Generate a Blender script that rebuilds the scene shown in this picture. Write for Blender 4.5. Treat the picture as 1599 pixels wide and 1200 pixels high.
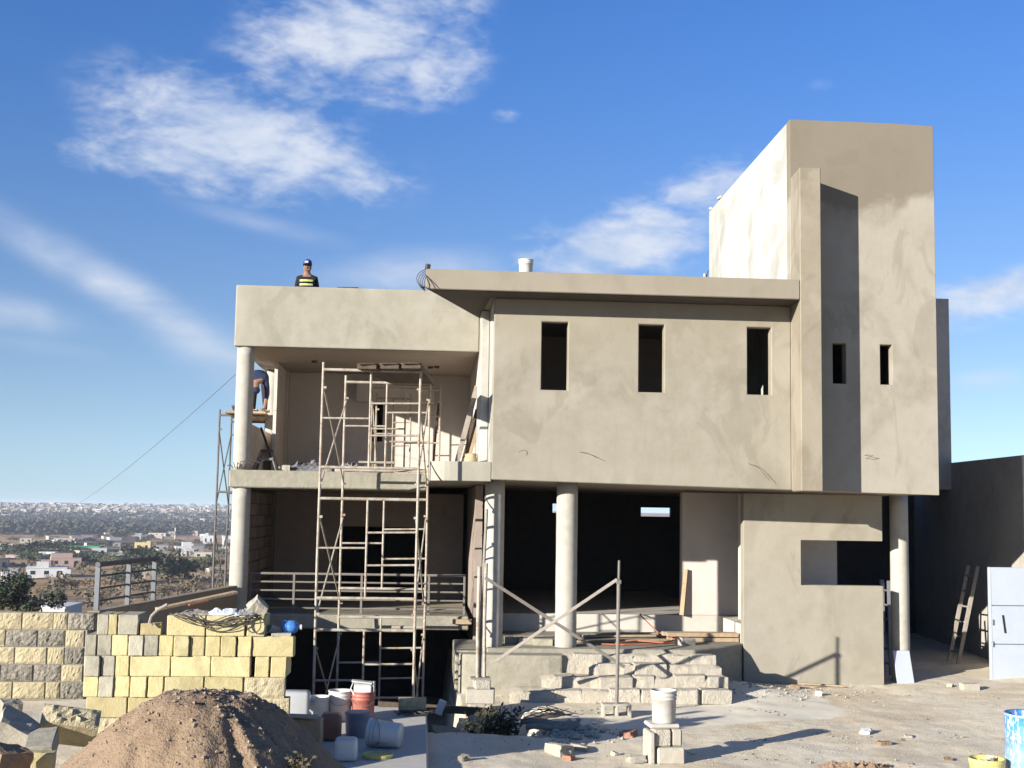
import bpy, bmesh, math, random
import numpy as np
from mathutils import Vector, Matrix, noise as mnoise

for o in list(bpy.data.objects): bpy.data.objects.remove(o)
scene = bpy.context.scene
C = scene.collection
rng = random.Random(7)

# ------------------------------------------------------------------ camera
PW, PH, FPX = 1599.0, 1200.0, 1980.0
YAW, PITCH, ROLL = .069, math.atan(.1), .0165
CAM = np.array((0., -19.8, 2.7))
_F = np.array((math.sin(YAW)*math.cos(PITCH), math.cos(YAW)*math.cos(PITCH), math.sin(PITCH)))
_R = np.cross(_F, (0, 0, 1)); _R /= np.linalg.norm(_R); _U = np.cross(_R, _F)
_R, _U = _R*math.cos(ROLL)+_U*math.sin(ROLL), _U*math.cos(ROLL)-_R*math.sin(ROLL)
cd = bpy.data.cameras.new('camera'); cam = bpy.data.objects.new('camera', cd); C.objects.link(cam)
cd.sensor_width = 36; cd.sensor_fit = 'HORIZONTAL'; cd.lens = 36*FPX/PW; cd.clip_start = .1; cd.clip_end = 20000
cam.matrix_world = Matrix(((_R[0], _U[0], -_F[0], CAM[0]), (_R[1], _U[1], -_F[1], CAM[1]), (_R[2], _U[2], -_F[2], CAM[2]), (0, 0, 0, 1)))
scene.camera = cam
def ray(x, y): return _F+_R*(x-PW/2)/FPX-_U*(y-PH/2)/FPX
def at(x, y, Y):                       # measured point of the photograph on the plane Y
    r = ray(x, y); return CAM+r*((Y-CAM[1])/r[1])
def atz(x, y, Z):
    r = ray(x, y); return CAM+r*((Z-CAM[2])/r[2])

# ------------------------------------------------------------------ light
SUN_AZ, SUN_EL = math.radians(232.3), math.radians(14.2)      # azimuth clockwise from +Y
EXPOSURE = 1.14
HAZE = 1.15e-4
scene.view_settings.view_transform = 'Standard'; scene.view_settings.look = 'None'
scene.view_settings.exposure = EXPOSURE; scene.view_settings.gamma = 1
scene.view_settings.use_curve_mapping = False
scene.cycles.max_bounces = 6; scene.cycles.diffuse_bounces = 3; scene.cycles.glossy_bounces = 2; scene.cycles.volume_bounces = 0; scene.cycles.transparent_max_bounces = 4
sl = bpy.data.lights.new('sun', 'SUN'); sl.energy = 5; sl.angle = math.radians(.5); sl.color = (1, .965, .90)
so = bpy.data.objects.new('sun', sl); C.objects.link(so)
sd = Vector((math.sin(SUN_AZ)*math.cos(SUN_EL), math.cos(SUN_AZ)*math.cos(SUN_EL), math.sin(SUN_EL)))
so.rotation_euler = sd.to_track_quat('Z', 'Y').to_euler(); so.location = (-20, -30, 30)

class NT:                                                    # tiny node-graph helper
    def __init__(s, tree): s.t = tree; s.n = tree.nodes; s.l = tree.links
    def node(s, typ, inp=None, **kw):
        n = s.n.new(typ)
        for k, v in kw.items(): setattr(n, k, v)
        for k, v in (inp or {}).items():
            if isinstance(v, bpy.types.NodeSocket): s.l.new(v, n.inputs[k])
            else: n.inputs[k].default_value = v
        return n
    def m(s, op, a, b=None, c=None, clamp=False):
        d = {0: a}
        if b is not None: d[1] = b
        if c is not None: d[2] = c
        n = s.node('ShaderNodeMath', d, operation=op); n.use_clamp = clamp; return n.outputs[0]
    def mix(s, f, a, b, bt='MIX'):
        n = s.node('ShaderNodeMix', data_type='RGBA', blend_type=bt)
        for sock, v in ((n.inputs[0], f), (n.inputs[6], a), (n.inputs[7], b)):
            if isinstance(v, bpy.types.NodeSocket): s.l.new(v, sock)
            elif sock.type == 'RGBA': sock.default_value = tuple(v)+(1,) if len(v) == 3 else v
            else: sock.default_value = v
        return n.outputs[2]
    def noise(s, vec, scale, detail=5, rough=.55, dist=0):
        return s.node('ShaderNodeTexNoise', {'Vector': vec, 'Scale': scale, 'Detail': detail, 'Roughness': rough, 'Distortion': dist}).outputs[0]
    def ramp(s, v, lo, hi, a=0., b=1., smooth=True):
        n = s.node('ShaderNodeMapRange', {0: v, 1: lo, 2: hi, 3: a, 4: b}); n.interpolation_type = 'SMOOTHSTEP' if smooth else 'LINEAR'
        return n.outputs[0]

world = bpy.data.worlds.new('World'); scene.world = world; world.use_nodes = True
w = NT(world.node_tree); w.n.clear()
sky = w.node('ShaderNodeTexSky', sky_type='NISHITA', sun_disc=False, sun_elevation=SUN_EL, sun_rotation=SUN_AZ,
             altitude=1600, air_density=1.0, dust_density=.1, ozone_density=2.0)
tc = w.node('ShaderNodeTexCoord'); dirv = tc.outputs['Generated']
sp = w.node('ShaderNodeSeparateXYZ', {0: dirv})
azn = w.m('ARCTAN2', sp.outputs[0], sp.outputs[1]); eln = w.m('ARCSINE', sp.outputs[2])
uv = w.node('ShaderNodeCombineXYZ', {0: azn, 1: eln}).outputs[0]
def px_dir(x, y):
    r = ray(x, y); r = r/np.linalg.norm(r); return math.atan2(r[0], r[1]), math.asin(r[2])
# cloud banks: (px, py, half length px, half width px, tilt deg in picture, weight)
BANKS = [(395, 218, 205, 76, 14, 1.12), (290, 245, 140, 48, 8, .9), (155, 242, 70, 28, 5, .7), (545, 280, 80, 40, 18, .85), (560, 50, 185, 92, -14, .95), (690, 95, 80, 62, -20, .78), (490, 120, 90, 60, -10, .68), (620, 150, 90, 40, 0, .55), (205, 125, 60, 16, 0, .42),
         (960, 385, 165, 60, -14, 1.05), (870, 400, 70, 40, 0, .7), (1105, 290, 95, 42, -15, .9), 
         (1560, 455, 125, 38, -8, 1.), (1500, 490, 60, 26, 0, .7), (1287, 130, 28, 10, 0, .5), (790, 180, 26, 12, 0, .45)]
STREAKS = [(190, 455, 270, 34, 28, .72), (330, 548, 150, 46, 32, .6), (15, 488, 110, 30, 8, .55), (640, 428, 150, 40, -4, .72), (420, 352, 170, 20, 12, .4), (1530, 595, 75, 20, -5, .5), (60, 540, 120, 18, 6, .3)]
mask = None; smask = None
for (px, py, hl, hw, tl, wt) in BANKS+STREAKS:
    ca, ce = px_dir(px, py); du = w.m('SUBTRACT', azn, ca); dv = w.m('SUBTRACT', eln, ce)
    t = math.radians(-tl)+ROLL; a, b = hl/FPX, hw/FPX
    p = w.m('DIVIDE', w.m('ADD', w.m('MULTIPLY', du, math.cos(t)), w.m('MULTIPLY', dv, math.sin(t))), a)
    q = w.m('DIVIDE', w.m('SUBTRACT', w.m('MULTIPLY', dv, math.cos(t)), w.m('MULTIPLY', du, math.sin(t))), b)
    g = w.m('MULTIPLY', w.m('EXPONENT', w.m('MULTIPLY', w.m('ADD', w.m('MULTIPLY', p, p), w.m('MULTIPLY', q, q)), -.9)), wt)
    if (px, py, hl, hw, tl, wt) in STREAKS: smask = g if smask is None else w.m('MAXIMUM', smask, g)
    else: mask = g if mask is None else w.m('MAXIMUM', mask, g)
# the same kind of broken cloud all round, away from the banks
allr = w.m('MULTIPLY', w.ramp(w.noise(dirv, 2.1, 2), .54, .75), .45)
inview = w.m('MULTIPLY', w.ramp(w.m('ABSOLUTE', w.m('SUBTRACT', azn, YAW)), .45, .75), 1.)
mask = w.m('MAXIMUM', mask, w.m('MULTIPLY', allr, inview))
mp = w.node('ShaderNodeMapping', {0: uv, 2: (0, 0, .55), 3: (1, 2.1, 1)}).outputs[0]
n1 = w.noise(mp, 11, 4, .58, .4); n2 = w.noise(mp, 44, 3, .58, .3); n3 = w.noise(mp, 4, 1)
puff = w.m('ADD', w.m('MULTIPLY', w.m('SUBTRACT', n1, .5), 1.3), w.m('ADD', w.m('MULTIPLY', w.m('SUBTRACT', n2, .5), .95), w.m('MULTIPLY', w.m('SUBTRACT', n3, .5), .5)))
dens = w.m('ADD', mask, w.m('MULTIPLY', puff, w.ramp(mask, .03, .4)))
sd_ = w.m('ADD', smask, w.m('MULTIPLY', puff, w.m('MULTIPLY', smask, .35)))
cl = w.m('MAXIMUM', w.ramp(dens, .14, 1.2, 0, .92), w.ramp(sd_, .08, 1.05, 0, .85))
hs = w.node('ShaderNodeHueSaturation', {'Hue': .512, 'Saturation': 1.12, 'Value': 1., 'Color': sky.outputs[0]}).outputs[0]
hs = w.mix(1., hs, (.84, 1.26, 1.62), 'MULTIPLY')
hs = w.mix(w.ramp(eln, -.02, .42, .75, 0.), hs, w.mix(1., (.70, .885, 1.16), w.node('ShaderNodeRGBToBW', {0: sky.outputs[0]}).outputs[0], 'MULTIPLY'))
ccol = w.mix(w.ramp(n1, .35, .65), (4.6, 5.45, 7.0), (6.5, 6.9, 7.7))
skyc = w.mix(cl, hs, ccol)
bg = w.node('ShaderNodeBackground', {0: skyc, 1: .055})
w.l.new(bg.outputs[0], w.node('ShaderNodeOutputWorld').inputs[0])

# ------------------------------------------------------------------ materials
MATS = {}
AF = .72                                                     # all surface colours were estimated against one exposure; this scales them to real reflectances
def material(name, c1, c2=None, c3=None, s1=1.2, s2=9., rough=.9, metal=0., bump=.25, bs=60., bdist=.01, coord='world', stain=None, grime=0., rnd=0., streak=0., spec=.3, blotch=0.):
    if name in MATS: return MATS[name]
    m = bpy.data.materials.new(name); m.use_nodes = True; t = NT(m.node_tree); t.n.clear()
    if coord == 'world': vec = t.node('ShaderNodeNewGeometry').outputs['Position']
    else:
        oi = t.node('ShaderNodeObjectInfo')
        vec = t.node('ShaderNodeVectorMath', {0: t.node('ShaderNodeTexCoord').outputs['Object'], 1: t.node('ShaderNodeVectorMath', {0: oi.outputs['Random'], 1: (37, 51, 73)}, operation='MULTIPLY').outputs[0]}, operation='ADD').outputs[0]
    c1 = tuple(v*AF for v in c1); c2 = tuple(v*AF for v in c2) if c2 else tuple(v*.8 for v in c1); c3 = tuple(v*AF for v in c3) if c3 else tuple(v*1.1 for v in c1)
    a = t.ramp(t.noise(vec, s1, 3, .6, .4), .35, .68); b = t.ramp(t.noise(vec, s2, 4, .65), .3, .72)
    col = t.mix(a, c1, c2); col = t.mix(t.m('MULTIPLY', b, .7), col, c3)
    if streak:
        sv = t.node('ShaderNodeMapping', {0: vec, 3: (2.6, 2.6, .35)}).outputs[0]
        col = t.mix(t.m('MULTIPLY', t.ramp(t.noise(sv, 1.6, 5, .6), .5, .75), streak), col, tuple(v*.72 for v in c2))
    if blotch:                                               # trowelled day patches with fairly crisp borders
        bv = t.node('ShaderNodeMapping', {0: vec, 3: (1, 1, .7)}).outputs[0]
        col = t.mix(t.m('MULTIPLY', t.ramp(t.noise(bv, .55, 4, .55, .8), .47, .56), blotch), col, tuple(v*1.2 for v in c3)); col = t.mix(t.m('MULTIPLY', t.ramp(t.noise(bv, .9, 5, .6, 1.5), .55, .63), blotch*.9), col, tuple(v*.74 for v in c2))
        col = t.mix(t.m('MULTIPLY', t.ramp(t.noise(bv, 7, 3, .6, 2.), .6, .7), blotch*.4), col, tuple(v*.8 for v in c2))
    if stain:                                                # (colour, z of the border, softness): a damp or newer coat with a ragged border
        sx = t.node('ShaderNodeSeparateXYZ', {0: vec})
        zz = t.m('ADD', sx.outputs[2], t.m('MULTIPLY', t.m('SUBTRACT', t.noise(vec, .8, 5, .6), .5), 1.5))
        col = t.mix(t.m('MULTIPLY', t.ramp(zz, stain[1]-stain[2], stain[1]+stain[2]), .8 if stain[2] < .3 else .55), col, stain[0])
    if grime: col = t.mix(t.m('MULTIPLY', t.ramp(t.noise(vec, 2.7, 4, .7, 1.), .55, .72), grime), col, tuple(v*.45 for v in c1))
    if rnd:
        oi = t.node('ShaderNodeObjectInfo')
        col = t.node('ShaderNodeHueSaturation', {'Value': t.ramp(oi.outputs['Random'], 0, 1, 1-rnd, 1+rnd, False), 'Color': col}).outputs[0]
    bsdf = t.node('ShaderNodeBsdfPrincipled', {'Base Color': col, 'Roughness': rough, 'Metallic': metal, 'Specular IOR Level': spec})
    if bump:
        h = t.m('ADD', t.noise(vec, bs, 2, .7), t.m('MULTIPLY', t.noise(vec, bs*.12, 2), 1.6))
        bn = t.node('ShaderNodeBump', {'Strength': bump, 'Distance': bdist, 'Height': h}); t.l.new(bn.outputs[0], bsdf.inputs['Normal'])
    t.l.new(bsdf.outputs[0], t.node('ShaderNodeOutputMaterial').inputs[0])
    MATS[name] = m; return m
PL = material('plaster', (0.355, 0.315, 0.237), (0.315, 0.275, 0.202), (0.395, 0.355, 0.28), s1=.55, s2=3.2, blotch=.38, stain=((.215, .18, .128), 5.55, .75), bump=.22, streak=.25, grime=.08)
PLT = material('tower_plaster', (0.355, 0.315, 0.237), (0.32, 0.28, 0.208), (0.405, 0.365, 0.295), s1=.6, s2=3, blotch=.4, bump=.22, stain=((.155, .128, .09), 7.75, .12), streak=.3, grime=.1)
PLF = material('fin_plaster', (0.325, 0.275, 0.195), (0.285, 0.235, 0.162), (0.36, 0.312, 0.235), s1=.7, s2=3.4, blotch=.4, bump=.22, streak=.3)
PLL = material('light_plaster', (0.395, 0.36, 0.275), (0.355, 0.32, 0.24), (0.44, 0.405, 0.325), s1=.6, s2=3.6, blotch=.4, bump=.2, streak=.15)
SIDE = material('pale_render', (0.5, 0.475, 0.405), (0.41, 0.39, 0.33), (0.6, 0.575, 0.51), s1=.7, s2=1.6, blotch=.45, bump=.2, streak=.35)
WHT = material('white_render', (0.72, 0.63, 0.55), (0.66, 0.57, 0.495), (0.77, 0.69, 0.61), s1=.8, s2=4, bump=.12)
SOF = material('soffit_plaster', (0.5, 0.41, 0.335), (0.45, 0.365, 0.295), (0.54, 0.45, 0.37), s1=.7, s2=4, bump=.12)
COLM = material('column_concrete', (0.5, 0.46, 0.38), (0.44, 0.4, 0.325), (0.56, 0.515, 0.435), s1=1.4, s2=7, bump=.2, grime=.15)
SLABM = material('rough_concrete', (0.37, 0.335, 0.25), (0.31, 0.275, 0.205), (0.42, 0.385, 0.3), s1=1.6, s2=8, bump=.5, bdist=.02, grime=.2)
DARKW = material('unfinished_wall', (0.38, 0.3, 0.245), (0.33, 0.26, 0.21), (0.42, 0.34, 0.28), s1=1, s2=5, bump=.3)
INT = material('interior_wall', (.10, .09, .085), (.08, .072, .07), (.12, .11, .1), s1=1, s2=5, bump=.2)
GREYW = material('grey_block_render', (0.56, 0.505, 0.43), (0.46, 0.41, 0.345), (0.61, 0.555, 0.475), s1=.9, s2=5, bump=.35, grime=.2)
DIRT = material('dry_dirt', (.44, .375, .285), (.36, .30, .22), (.50, .44, .35), s1=.6, s2=6, bump=.9, bs=45, bdist=.03, grime=.12)
PILE = material('brown_soil', (0.315, 0.215, 0.132), (0.265, 0.178, 0.106), (0.365, 0.255, 0.162), s1=1.2, s2=8, bump=.8, bs=38, bdist=.02)
CONC = material('cement_floor', (0.62, 0.575, 0.49), (0.56, 0.515, 0.43), (0.67, 0.625, 0.55), s1=.8, s2=5, bump=.2, grime=.1)
YEL = material('yellow_block', (0.6, 0.495, 0.235), (0.53, 0.43, 0.2), (0.64, 0.545, 0.3), s1=2, s2=14, coord='obj', bump=.6, bs=70, rnd=.16, grime=.3, blotch=.45)
YGR = material('weathered_block', (0.42, 0.38, 0.29), (0.28, 0.25, 0.2), (0.48, 0.435, 0.31), s1=3, s2=12, coord='obj', bump=.6, bs=70, rnd=.2, grime=.45, blotch=.4)
YSP = material('split_yellow_block', (.55, .455, .265), (.46, .37, .215), (.60, .52, .35), s1=5, s2=22, coord='obj', bump=.8, bs=70, bdist=.02, rnd=.08)
GSP = material('split_grey_block', (0.32, 0.28, 0.22), (0.13, 0.112, 0.09), (0.46, 0.415, 0.33), s1=11, s2=26, coord='obj', bump=.9, bs=60, bdist=.03, rnd=.1)
STEPB = material('step_block', (0.6, 0.535, 0.42), (0.54, 0.475, 0.365), (0.64, 0.58, 0.47), s1=2, s2=14, coord='obj', bump=.9, bs=60, bdist=.03, rnd=.08, grime=.1)
CBL = material('bare_block', (0.52, 0.465, 0.365), (0.45, 0.4, 0.31), (0.57, 0.515, 0.42), s1=3, s2=14, coord='obj', bump=.6, bs=80, rnd=.06)
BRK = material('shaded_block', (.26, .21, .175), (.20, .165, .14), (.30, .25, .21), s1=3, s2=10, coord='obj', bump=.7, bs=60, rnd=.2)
MORT = material('mortar', (.36, .33, .27), bump=.6)
STEEL = material('scaffold_paint', (0.5, 0.445, 0.345), (0.3, 0.18, 0.1), (0.56, 0.51, 0.42), s1=6, s2=22, coord='obj', rough=.65, bump=.3, grime=.45, spec=.4)
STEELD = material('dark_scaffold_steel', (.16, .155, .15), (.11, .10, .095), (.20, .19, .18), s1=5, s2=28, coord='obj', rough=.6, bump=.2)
GALV = material('galvanised_steel', (0.27, 0.275, 0.28), (0.22, 0.225, 0.23), coord='obj', rough=.5, metal=.3, bump=.1)
RAILM = material('rail_paint_shade_dark', (0.24, 0.21, 0.175), (0.19, 0.165, 0.135), coord='obj', rough=.6, bump=.1)  # beige darkened to stand in for shade on the lower room railing
WOOD = material('board_wood', (.46, .33, .20), (.36, .25, .15), (.53, .40, .26), s1=2, s2=20, coord='obj', bump=.5, rnd=.15)
WOODD = material('dark_board_wood', (0.105, 0.075, 0.052), (0.07, 0.05, 0.035), (0.14, 0.102, 0.072), s1=2, s2=20, coord='obj', bump=.5, rnd=.15)
WOODG = material('grey_board_wood', (.36, .31, .25), (.27, .23, .19), (.42, .37, .31), s1=2, s2=20, coord='obj', bump=.5, rnd=.12)
PWHT = material('white_plastic', (.74, .72, .66), (.66, .63, .56), (.78, .76, .71), s1=4, s2=18, coord='obj', rough=.45, bump=.05, grime=.35, blotch=.25, spec=.5)
PRED = material('red_plastic', (.50, .13, .09), (.42, .10, .07), (.56, .22, .16), s1=4, s2=12, coord='obj', rough=.5, bump=.05, grime=.2, spec=.5)
PYEL = material('yellow_plastic', (.68, .60, .16), (.60, .50, .10), (.74, .68, .35), s1=4, s2=14, coord='obj', rough=.45, bump=.05, spec=.5)
PORG = material('amber_plastic', (.30, .13, .07), (.24, .10, .06), (.34, .17, .1), s1=4, s2=14, coord='obj', rough=.4, bump=.05, spec=.5)
PGRY = material('grey_plastic', (.30, .30, .32), (.25, .25, .27), coord='obj', rough=.5, bump=.05, spec=.5)
PBLU = material('blue_plastic', (.05, .20, .55), (.04, .15, .45), (.12, .33, .70), s1=6, s2=20, coord='obj', rough=.25, bump=.05, spec=.6)
BARR = material('flaked_blue_paint', (.10, .34, .66), (.72, .74, .76), (.16, .42, .72), s1=9, s2=30, coord='obj', rough=.55, bump=.2, spec=.4)
bm_ = BARR; t = NT(bm_.node_tree); bsd = [n for n in t.n if n.type == 'BSDF_PRINCIPLED'][0]
vo = t.node('ShaderNodeMapping', {0: t.node('ShaderNodeTexCoord').outputs['Object'], 3: (1, 1, .32)}).outputs[0]
fl = t.ramp(t.noise(vo, 22, 5, .75), .44, .5); sx_ = t.node('ShaderNodeSeparateXYZ', {0: t.node('ShaderNodeTexCoord').outputs['Object']})
fl = t.m('MULTIPLY', fl, t.ramp(sx_.outputs[2], .1, .75, .6, 1.))
t.l.new(t.mix(fl, (.46, .475, .49), (.03, .19, .47)), bsd.inputs['Base Color'])
GATE = material('white_gate_paint', (0.5, 0.535, 0.59), (0.475, 0.51, 0.565), (0.52, 0.555, 0.61), s1=1.5, s2=6, coord='obj', rough=.5, bump=.05, spec=.4)
BLK = material('black_rubber', (.018, .018, .018), coord='obj', rough=.6, bump=.1)
WIRE = material('wire', (.10, .085, .07), coord='obj', rough=.7, bump=0)
REDC = material('orange_hose', (.55, .17, .09), coord='obj', rough=.6, bump=0)
TARP = material('grey_tarp', (0.17, 0.165, 0.17), (0.06, 0.06, 0.065), (0.36, 0.345, 0.335), s1=4, s2=11, coord='obj', rough=.7, bump=.4)
RAG = material('pale_rag', (.60, .62, .64), (.52, .54, .57), coord='obj', rough=.8, bump=.3)
BLUP = material('blue_print', (.10, .18, .48), coord='obj', rough=.5, bump=0)
SKIN = material('skin', (.30, .165, .11), (.27, .145, .095), coord='obj', rough=.6, bump=0)
NAVY = material('navy_cloth', (.03, .042, .10), (.022, .03, .075), coord='obj', rough=.9, bump=.15)
BLUEC = material('blue_cloth', (.045, .085, .25), (.035, .065, .19), coord='obj', rough=.9, bump=.15)
BLCK = material('black_cloth', (.018, .018, .022), coord='obj', rough=.9, bump=.15)
JEAN = material('dark_trousers', (.04, .04, .05), coord='obj', rough=.9, bump=.15)
HIVIS = material('hi_vis_band', (.62, .80, .16), (.55, .74, .12), coord='obj', rough=.6, bump=0)
SILV = material('reflective_band', (.62, .64, .62), coord='obj', rough=.4, bump=0)
BOOT = material('boot', (.05, .035, .025), coord='obj', bump=.1)
GREEN = material('foliage', (0.1, 0.11, 0.046), (0.07, 0.082, 0.034), (0.15, 0.15, 0.07), s1=1.4, s2=5, coord='obj', rough=.7, bump=0, rnd=.25)
GREEND = material('dark_foliage', (0.062, 0.072, 0.036), (0.045, 0.055, 0.027), (0.09, 0.098, 0.05), s1=1.4, s2=5, coord='obj', rough=.7, bump=0, rnd=.2)
DRYG = material('dry_scrub', (.16, .125, .07), (.12, .095, .055), (.20, .16, .09), s1=1.4, s2=5, coord='obj', rough=.8, bump=0, rnd=.2)
BARK = material('bark', (.11, .085, .06), coord='obj', bump=.4)

# ------------------------------------------------------------------ mesh helpers
WL = {}
def prop(o, label=None, cat=None, group=None, kind=None):
    if label: o['label'] = label
    if cat: o['category'] = cat
    if group: o['group'] = group
    if kind: o['kind'] = kind
    return o
def empty(name, loc, label=None, cat=None, group=None, parent=None):
    o = bpy.data.objects.new(name, None); C.objects.link(o); o.empty_display_size = .2
    loc = Vector(loc); WL[o] = loc.copy()
    if parent is not None: o.parent = parent; o.location = loc-WL[parent]
    else: o.location = loc
    return prop(o, label, cat, group)
def fbm(p, s=1., o=4): return mnoise.fractal(Vector(p)*s, 1., 2., o)
class MB:
    def __init__(s): s.v = []; s.f = []
    def add(s, v, f):
        b = len(s.v); s.v += [tuple(map(float, p)) for p in v]; s.f += [tuple(i+b for i in q) for q in f]; return s
    def box(s, x0, x1, y0, y1, z0, z1):
        return s.add([(x0, y0, z0), (x1, y0, z0), (x1, y1, z0), (x0, y1, z0), (x0, y0, z1), (x1, y0, z1), (x1, y1, z1), (x0, y1, z1)],
                     [(0, 3, 2, 1), (4, 5, 6, 7), (0, 1, 5, 4), (1, 2, 6, 5), (2, 3, 7, 6), (3, 0, 4, 7)])
    def obox(s, c, size, rot=(0, 0, 0)):
        from mathutils import Euler
        R = Euler(rot).to_matrix(); b = MB().box(*(q for d in size for q in (-d/2, d/2)))
        return s.add([Vector(c)+R @ Vector(p) for p in b.v], b.f)
    def bar(s, p, q, wd, ht, up=(0, 0, 1)):                   # rectangular bar from p to q
        p, q = Vector(p), Vector(q); d = (q-p).normalized(); r = d.cross(Vector(up))
        if r.length < 1e-4: r = d.cross(Vector((0, 1, 0)))
        r.normalize(); u = r.cross(d)
        vs = [e+r*(a*wd/2)+u*(b*ht/2) for e in (p, q) for a, b in ((-1, -1), (1, -1), (1, 1), (-1, 1))]
        return s.add(vs, [(3, 2, 1, 0), (4, 5, 6, 7), (0, 1, 5, 4), (1, 2, 6, 5), (2, 3, 7, 6), (3, 0, 4, 7)])
    def tube(s, pts, r, n=8, caps=True):
        pts = [Vector(p) for p in pts]; rs = r if isinstance(r, (list, tuple)) else [r]*len(pts); rings = []; b = len(s.v); prev = None
        for i, p in enumerate(pts):
            d = (pts[min(i+1, len(pts)-1)]-pts[max(i-1, 0)]).normalized()
            if prev is None: a = d.orthogonal().normalized()
            else:
                a = prev-d*prev.dot(d); a = a.normalized() if a.length > 1e-6 else d.orthogonal().normalized()
            prev = a; c = d.cross(a)
            s.v += [tuple(p+(a*math.cos(t)+c*math.sin(t))*rs[i]) for t in (2*math.pi*k/n for k in range(n))]
        for i in range(len(pts)-1):
            for k in range(n): s.f.append((b+i*n+k, b+i*n+(k+1) % n, b+(i+1)*n+(k+1) % n, b+(i+1)*n+k))
        if caps: s.f.append(tuple(b+k for k in range(n))[::-1]); s.f.append(tuple(b+(len(pts)-1)*n+k for k in range(n)))
        return s
    def lathe(s, c, prof, n=24, M=None):
        b = len(s.v); c = Vector(c)
        for r, z in prof:
            for k in range(n):
                p = Vector((r*math.cos(2*math.pi*k/n), r*math.sin(2*math.pi*k/n), z)); s.v.append(tuple(c+(M @ p if M else p)))
        for i in range(len(prof)-1):
            for k in range(n): s.f.append((b+i*n+k, b+i*n+(k+1) % n, b+(i+1)*n+(k+1) % n, b+(i+1)*n+k))
        return s
    def prism(s, poly, z0, z1):
        n = len(poly)
        if sum(poly[i][0]*poly[(i+1) % n][1]-poly[(i+1) % n][0]*poly[i][1] for i in range(n)) < 0: poly = poly[::-1]
        z0f = z0 if callable(z0) else (lambda x, y: z0); z1f = z1 if callable(z1) else (lambda x, y: z1)
        return s.add([(x, y, z0f(x, y)) for x, y in poly]+[(x, y, z1f(x, y)) for x, y in poly],
                     [tuple(range(n))[::-1], tuple(range(n, 2*n))]+[(i, (i+1) % n, n+(i+1) % n, n+i) for i in range(n)])
    def holed(s, a0, a1, z0, z1, d0, d1, holes, axis='x', sub=0):
        # wall in the plane axis/z with rectangular openings, thickness d0..d1
        A = sorted({a0, a1, *(h for q in holes for h in q[:2])}); Z = sorted({z0, z1, *(h for q in holes for h in q[2:])})
        solid = lambda i, j: 0 <= i < len(A)-1 and 0 <= j < len(Z)-1 and not any(q[0] <= (A[i]+A[i+1])/2 <= q[1] and q[2] <= (Z[j]+Z[j+1])/2 <= q[3] for q in holes)
        P = (lambda a, d, z: (a, d, z)) if axis == 'x' else (lambda a, d, z: (d, a, z))
        def quad(*p): s.add(p, [(0, 1, 2, 3)])
        for i in range(len(A)-1):
            for j in range(len(Z)-1):
                if not solid(i, j): continue
                x0, x1, y0, y1 = A[i], A[i+1], Z[j], Z[j+1]
                quad(P(x0, d0, y0), P(x1, d0, y0), P(x1, d0, y1), P(x0, d0, y1)); quad(P(x1, d1, y0), P(x0, d1, y0), P(x0, d1, y1), P(x1, d1, y1))
                if not solid(i-1, j): quad(P(x0, d1, y0), P(x0, d0, y0), P(x0, d0, y1), P(x0, d1, y1))
                if not solid(i+1, j): quad(P(x1, d0, y0), P(x1, d1, y0), P(x1, d1, y1), P(x1, d0, y1))
                if not solid(i, j-1): quad(P(x0, d1, y0), P(x1, d1, y0), P(x1, d0, y0), P(x0, d0, y0))
                if not solid(i, j+1): quad(P(x0, d0, y1), P(x1, d0, y1), P(x1, d1, y1), P(x0, d1, y1))
        return s
    def warp(s, fn): s.v = [tuple(fn(Vector(p))) for p in s.v]; return s
    def mesh(s, name, mat, origin=(0, 0, 0), smooth=False, bevel=0., weld=False, seg=1):
        me = bpy.data.meshes.new(name); o = Vector(origin)
        me.from_pydata([tuple(Vector(p)-o) for p in s.v], [], s.f); me.update()
        if weld or bevel:
            bm = bmesh.new(); bm.from_mesh(me); bmesh.ops.remove_doubles(bm, verts=bm.verts, dist=1e-4)
            if bevel:
                ed = [e for e in bm.edges if len(e.link_faces) == 2 and e.calc_face_angle(0) > .6]
                bmesh.ops.bevel(bm, geom=ed, offset=bevel, segments=seg, affect='EDGES', profile=.5, clamp_overlap=True)
            bmesh.ops.recalc_face_normals(bm, faces=bm.faces); bm.to_mesh(me); bm.free()
        if mat: me.materials.append(mat)
        if smooth: me.polygons.foreach_set('use_smooth', [True]*len(me.polygons))
        return me
    def build(s, name, mat, parent=None, label=None, cat=None, group=None, kind=None, **kw):
        a = np.array(s.v); o = Vector(((a[:, 0].min()+a[:, 0].max())/2, (a[:, 1].min()+a[:, 1].max())/2, a[:, 2].min()))
        ob = bpy.data.objects.new(name, s.mesh(name, mat, o, **kw)); C.objects.link(ob); WL[ob] = o.copy()
        if parent is not None: ob.parent = parent; ob.location = o-WL[parent]
        else: ob.location = o
        return prop(ob, label, cat, group, kind)
def inst(name, me, loc, rot=(0, 0, 0), scale=(1, 1, 1), parent=None, label=None, cat=None, group=None, kind=None):
    ob = bpy.data.objects.new(name, me); C.objects.link(ob); loc = Vector(loc); WL[ob] = loc.copy()
    ob.rotation_euler = rot; ob.scale = scale
    ob.location = loc-WL[parent] if parent is not None else loc
    if parent is not None: ob.parent = parent
    return prop(ob, label, cat, group, kind)
def copy_tree(o, parent=None):
    c = o.copy(); C.objects.link(c); c.parent = parent; WL[c] = WL[o].copy()
    for ch in list(o.children): copy_tree(ch, c)
    return c
ORD = ['first', 'second', 'third', 'fourth', 'fifth', 'sixth', 'seventh', 'eighth', 'ninth', 'tenth', 'eleventh', 'twelfth', 'thirteenth', 'fourteenth', 'fifteenth', 'sixteenth']

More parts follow.
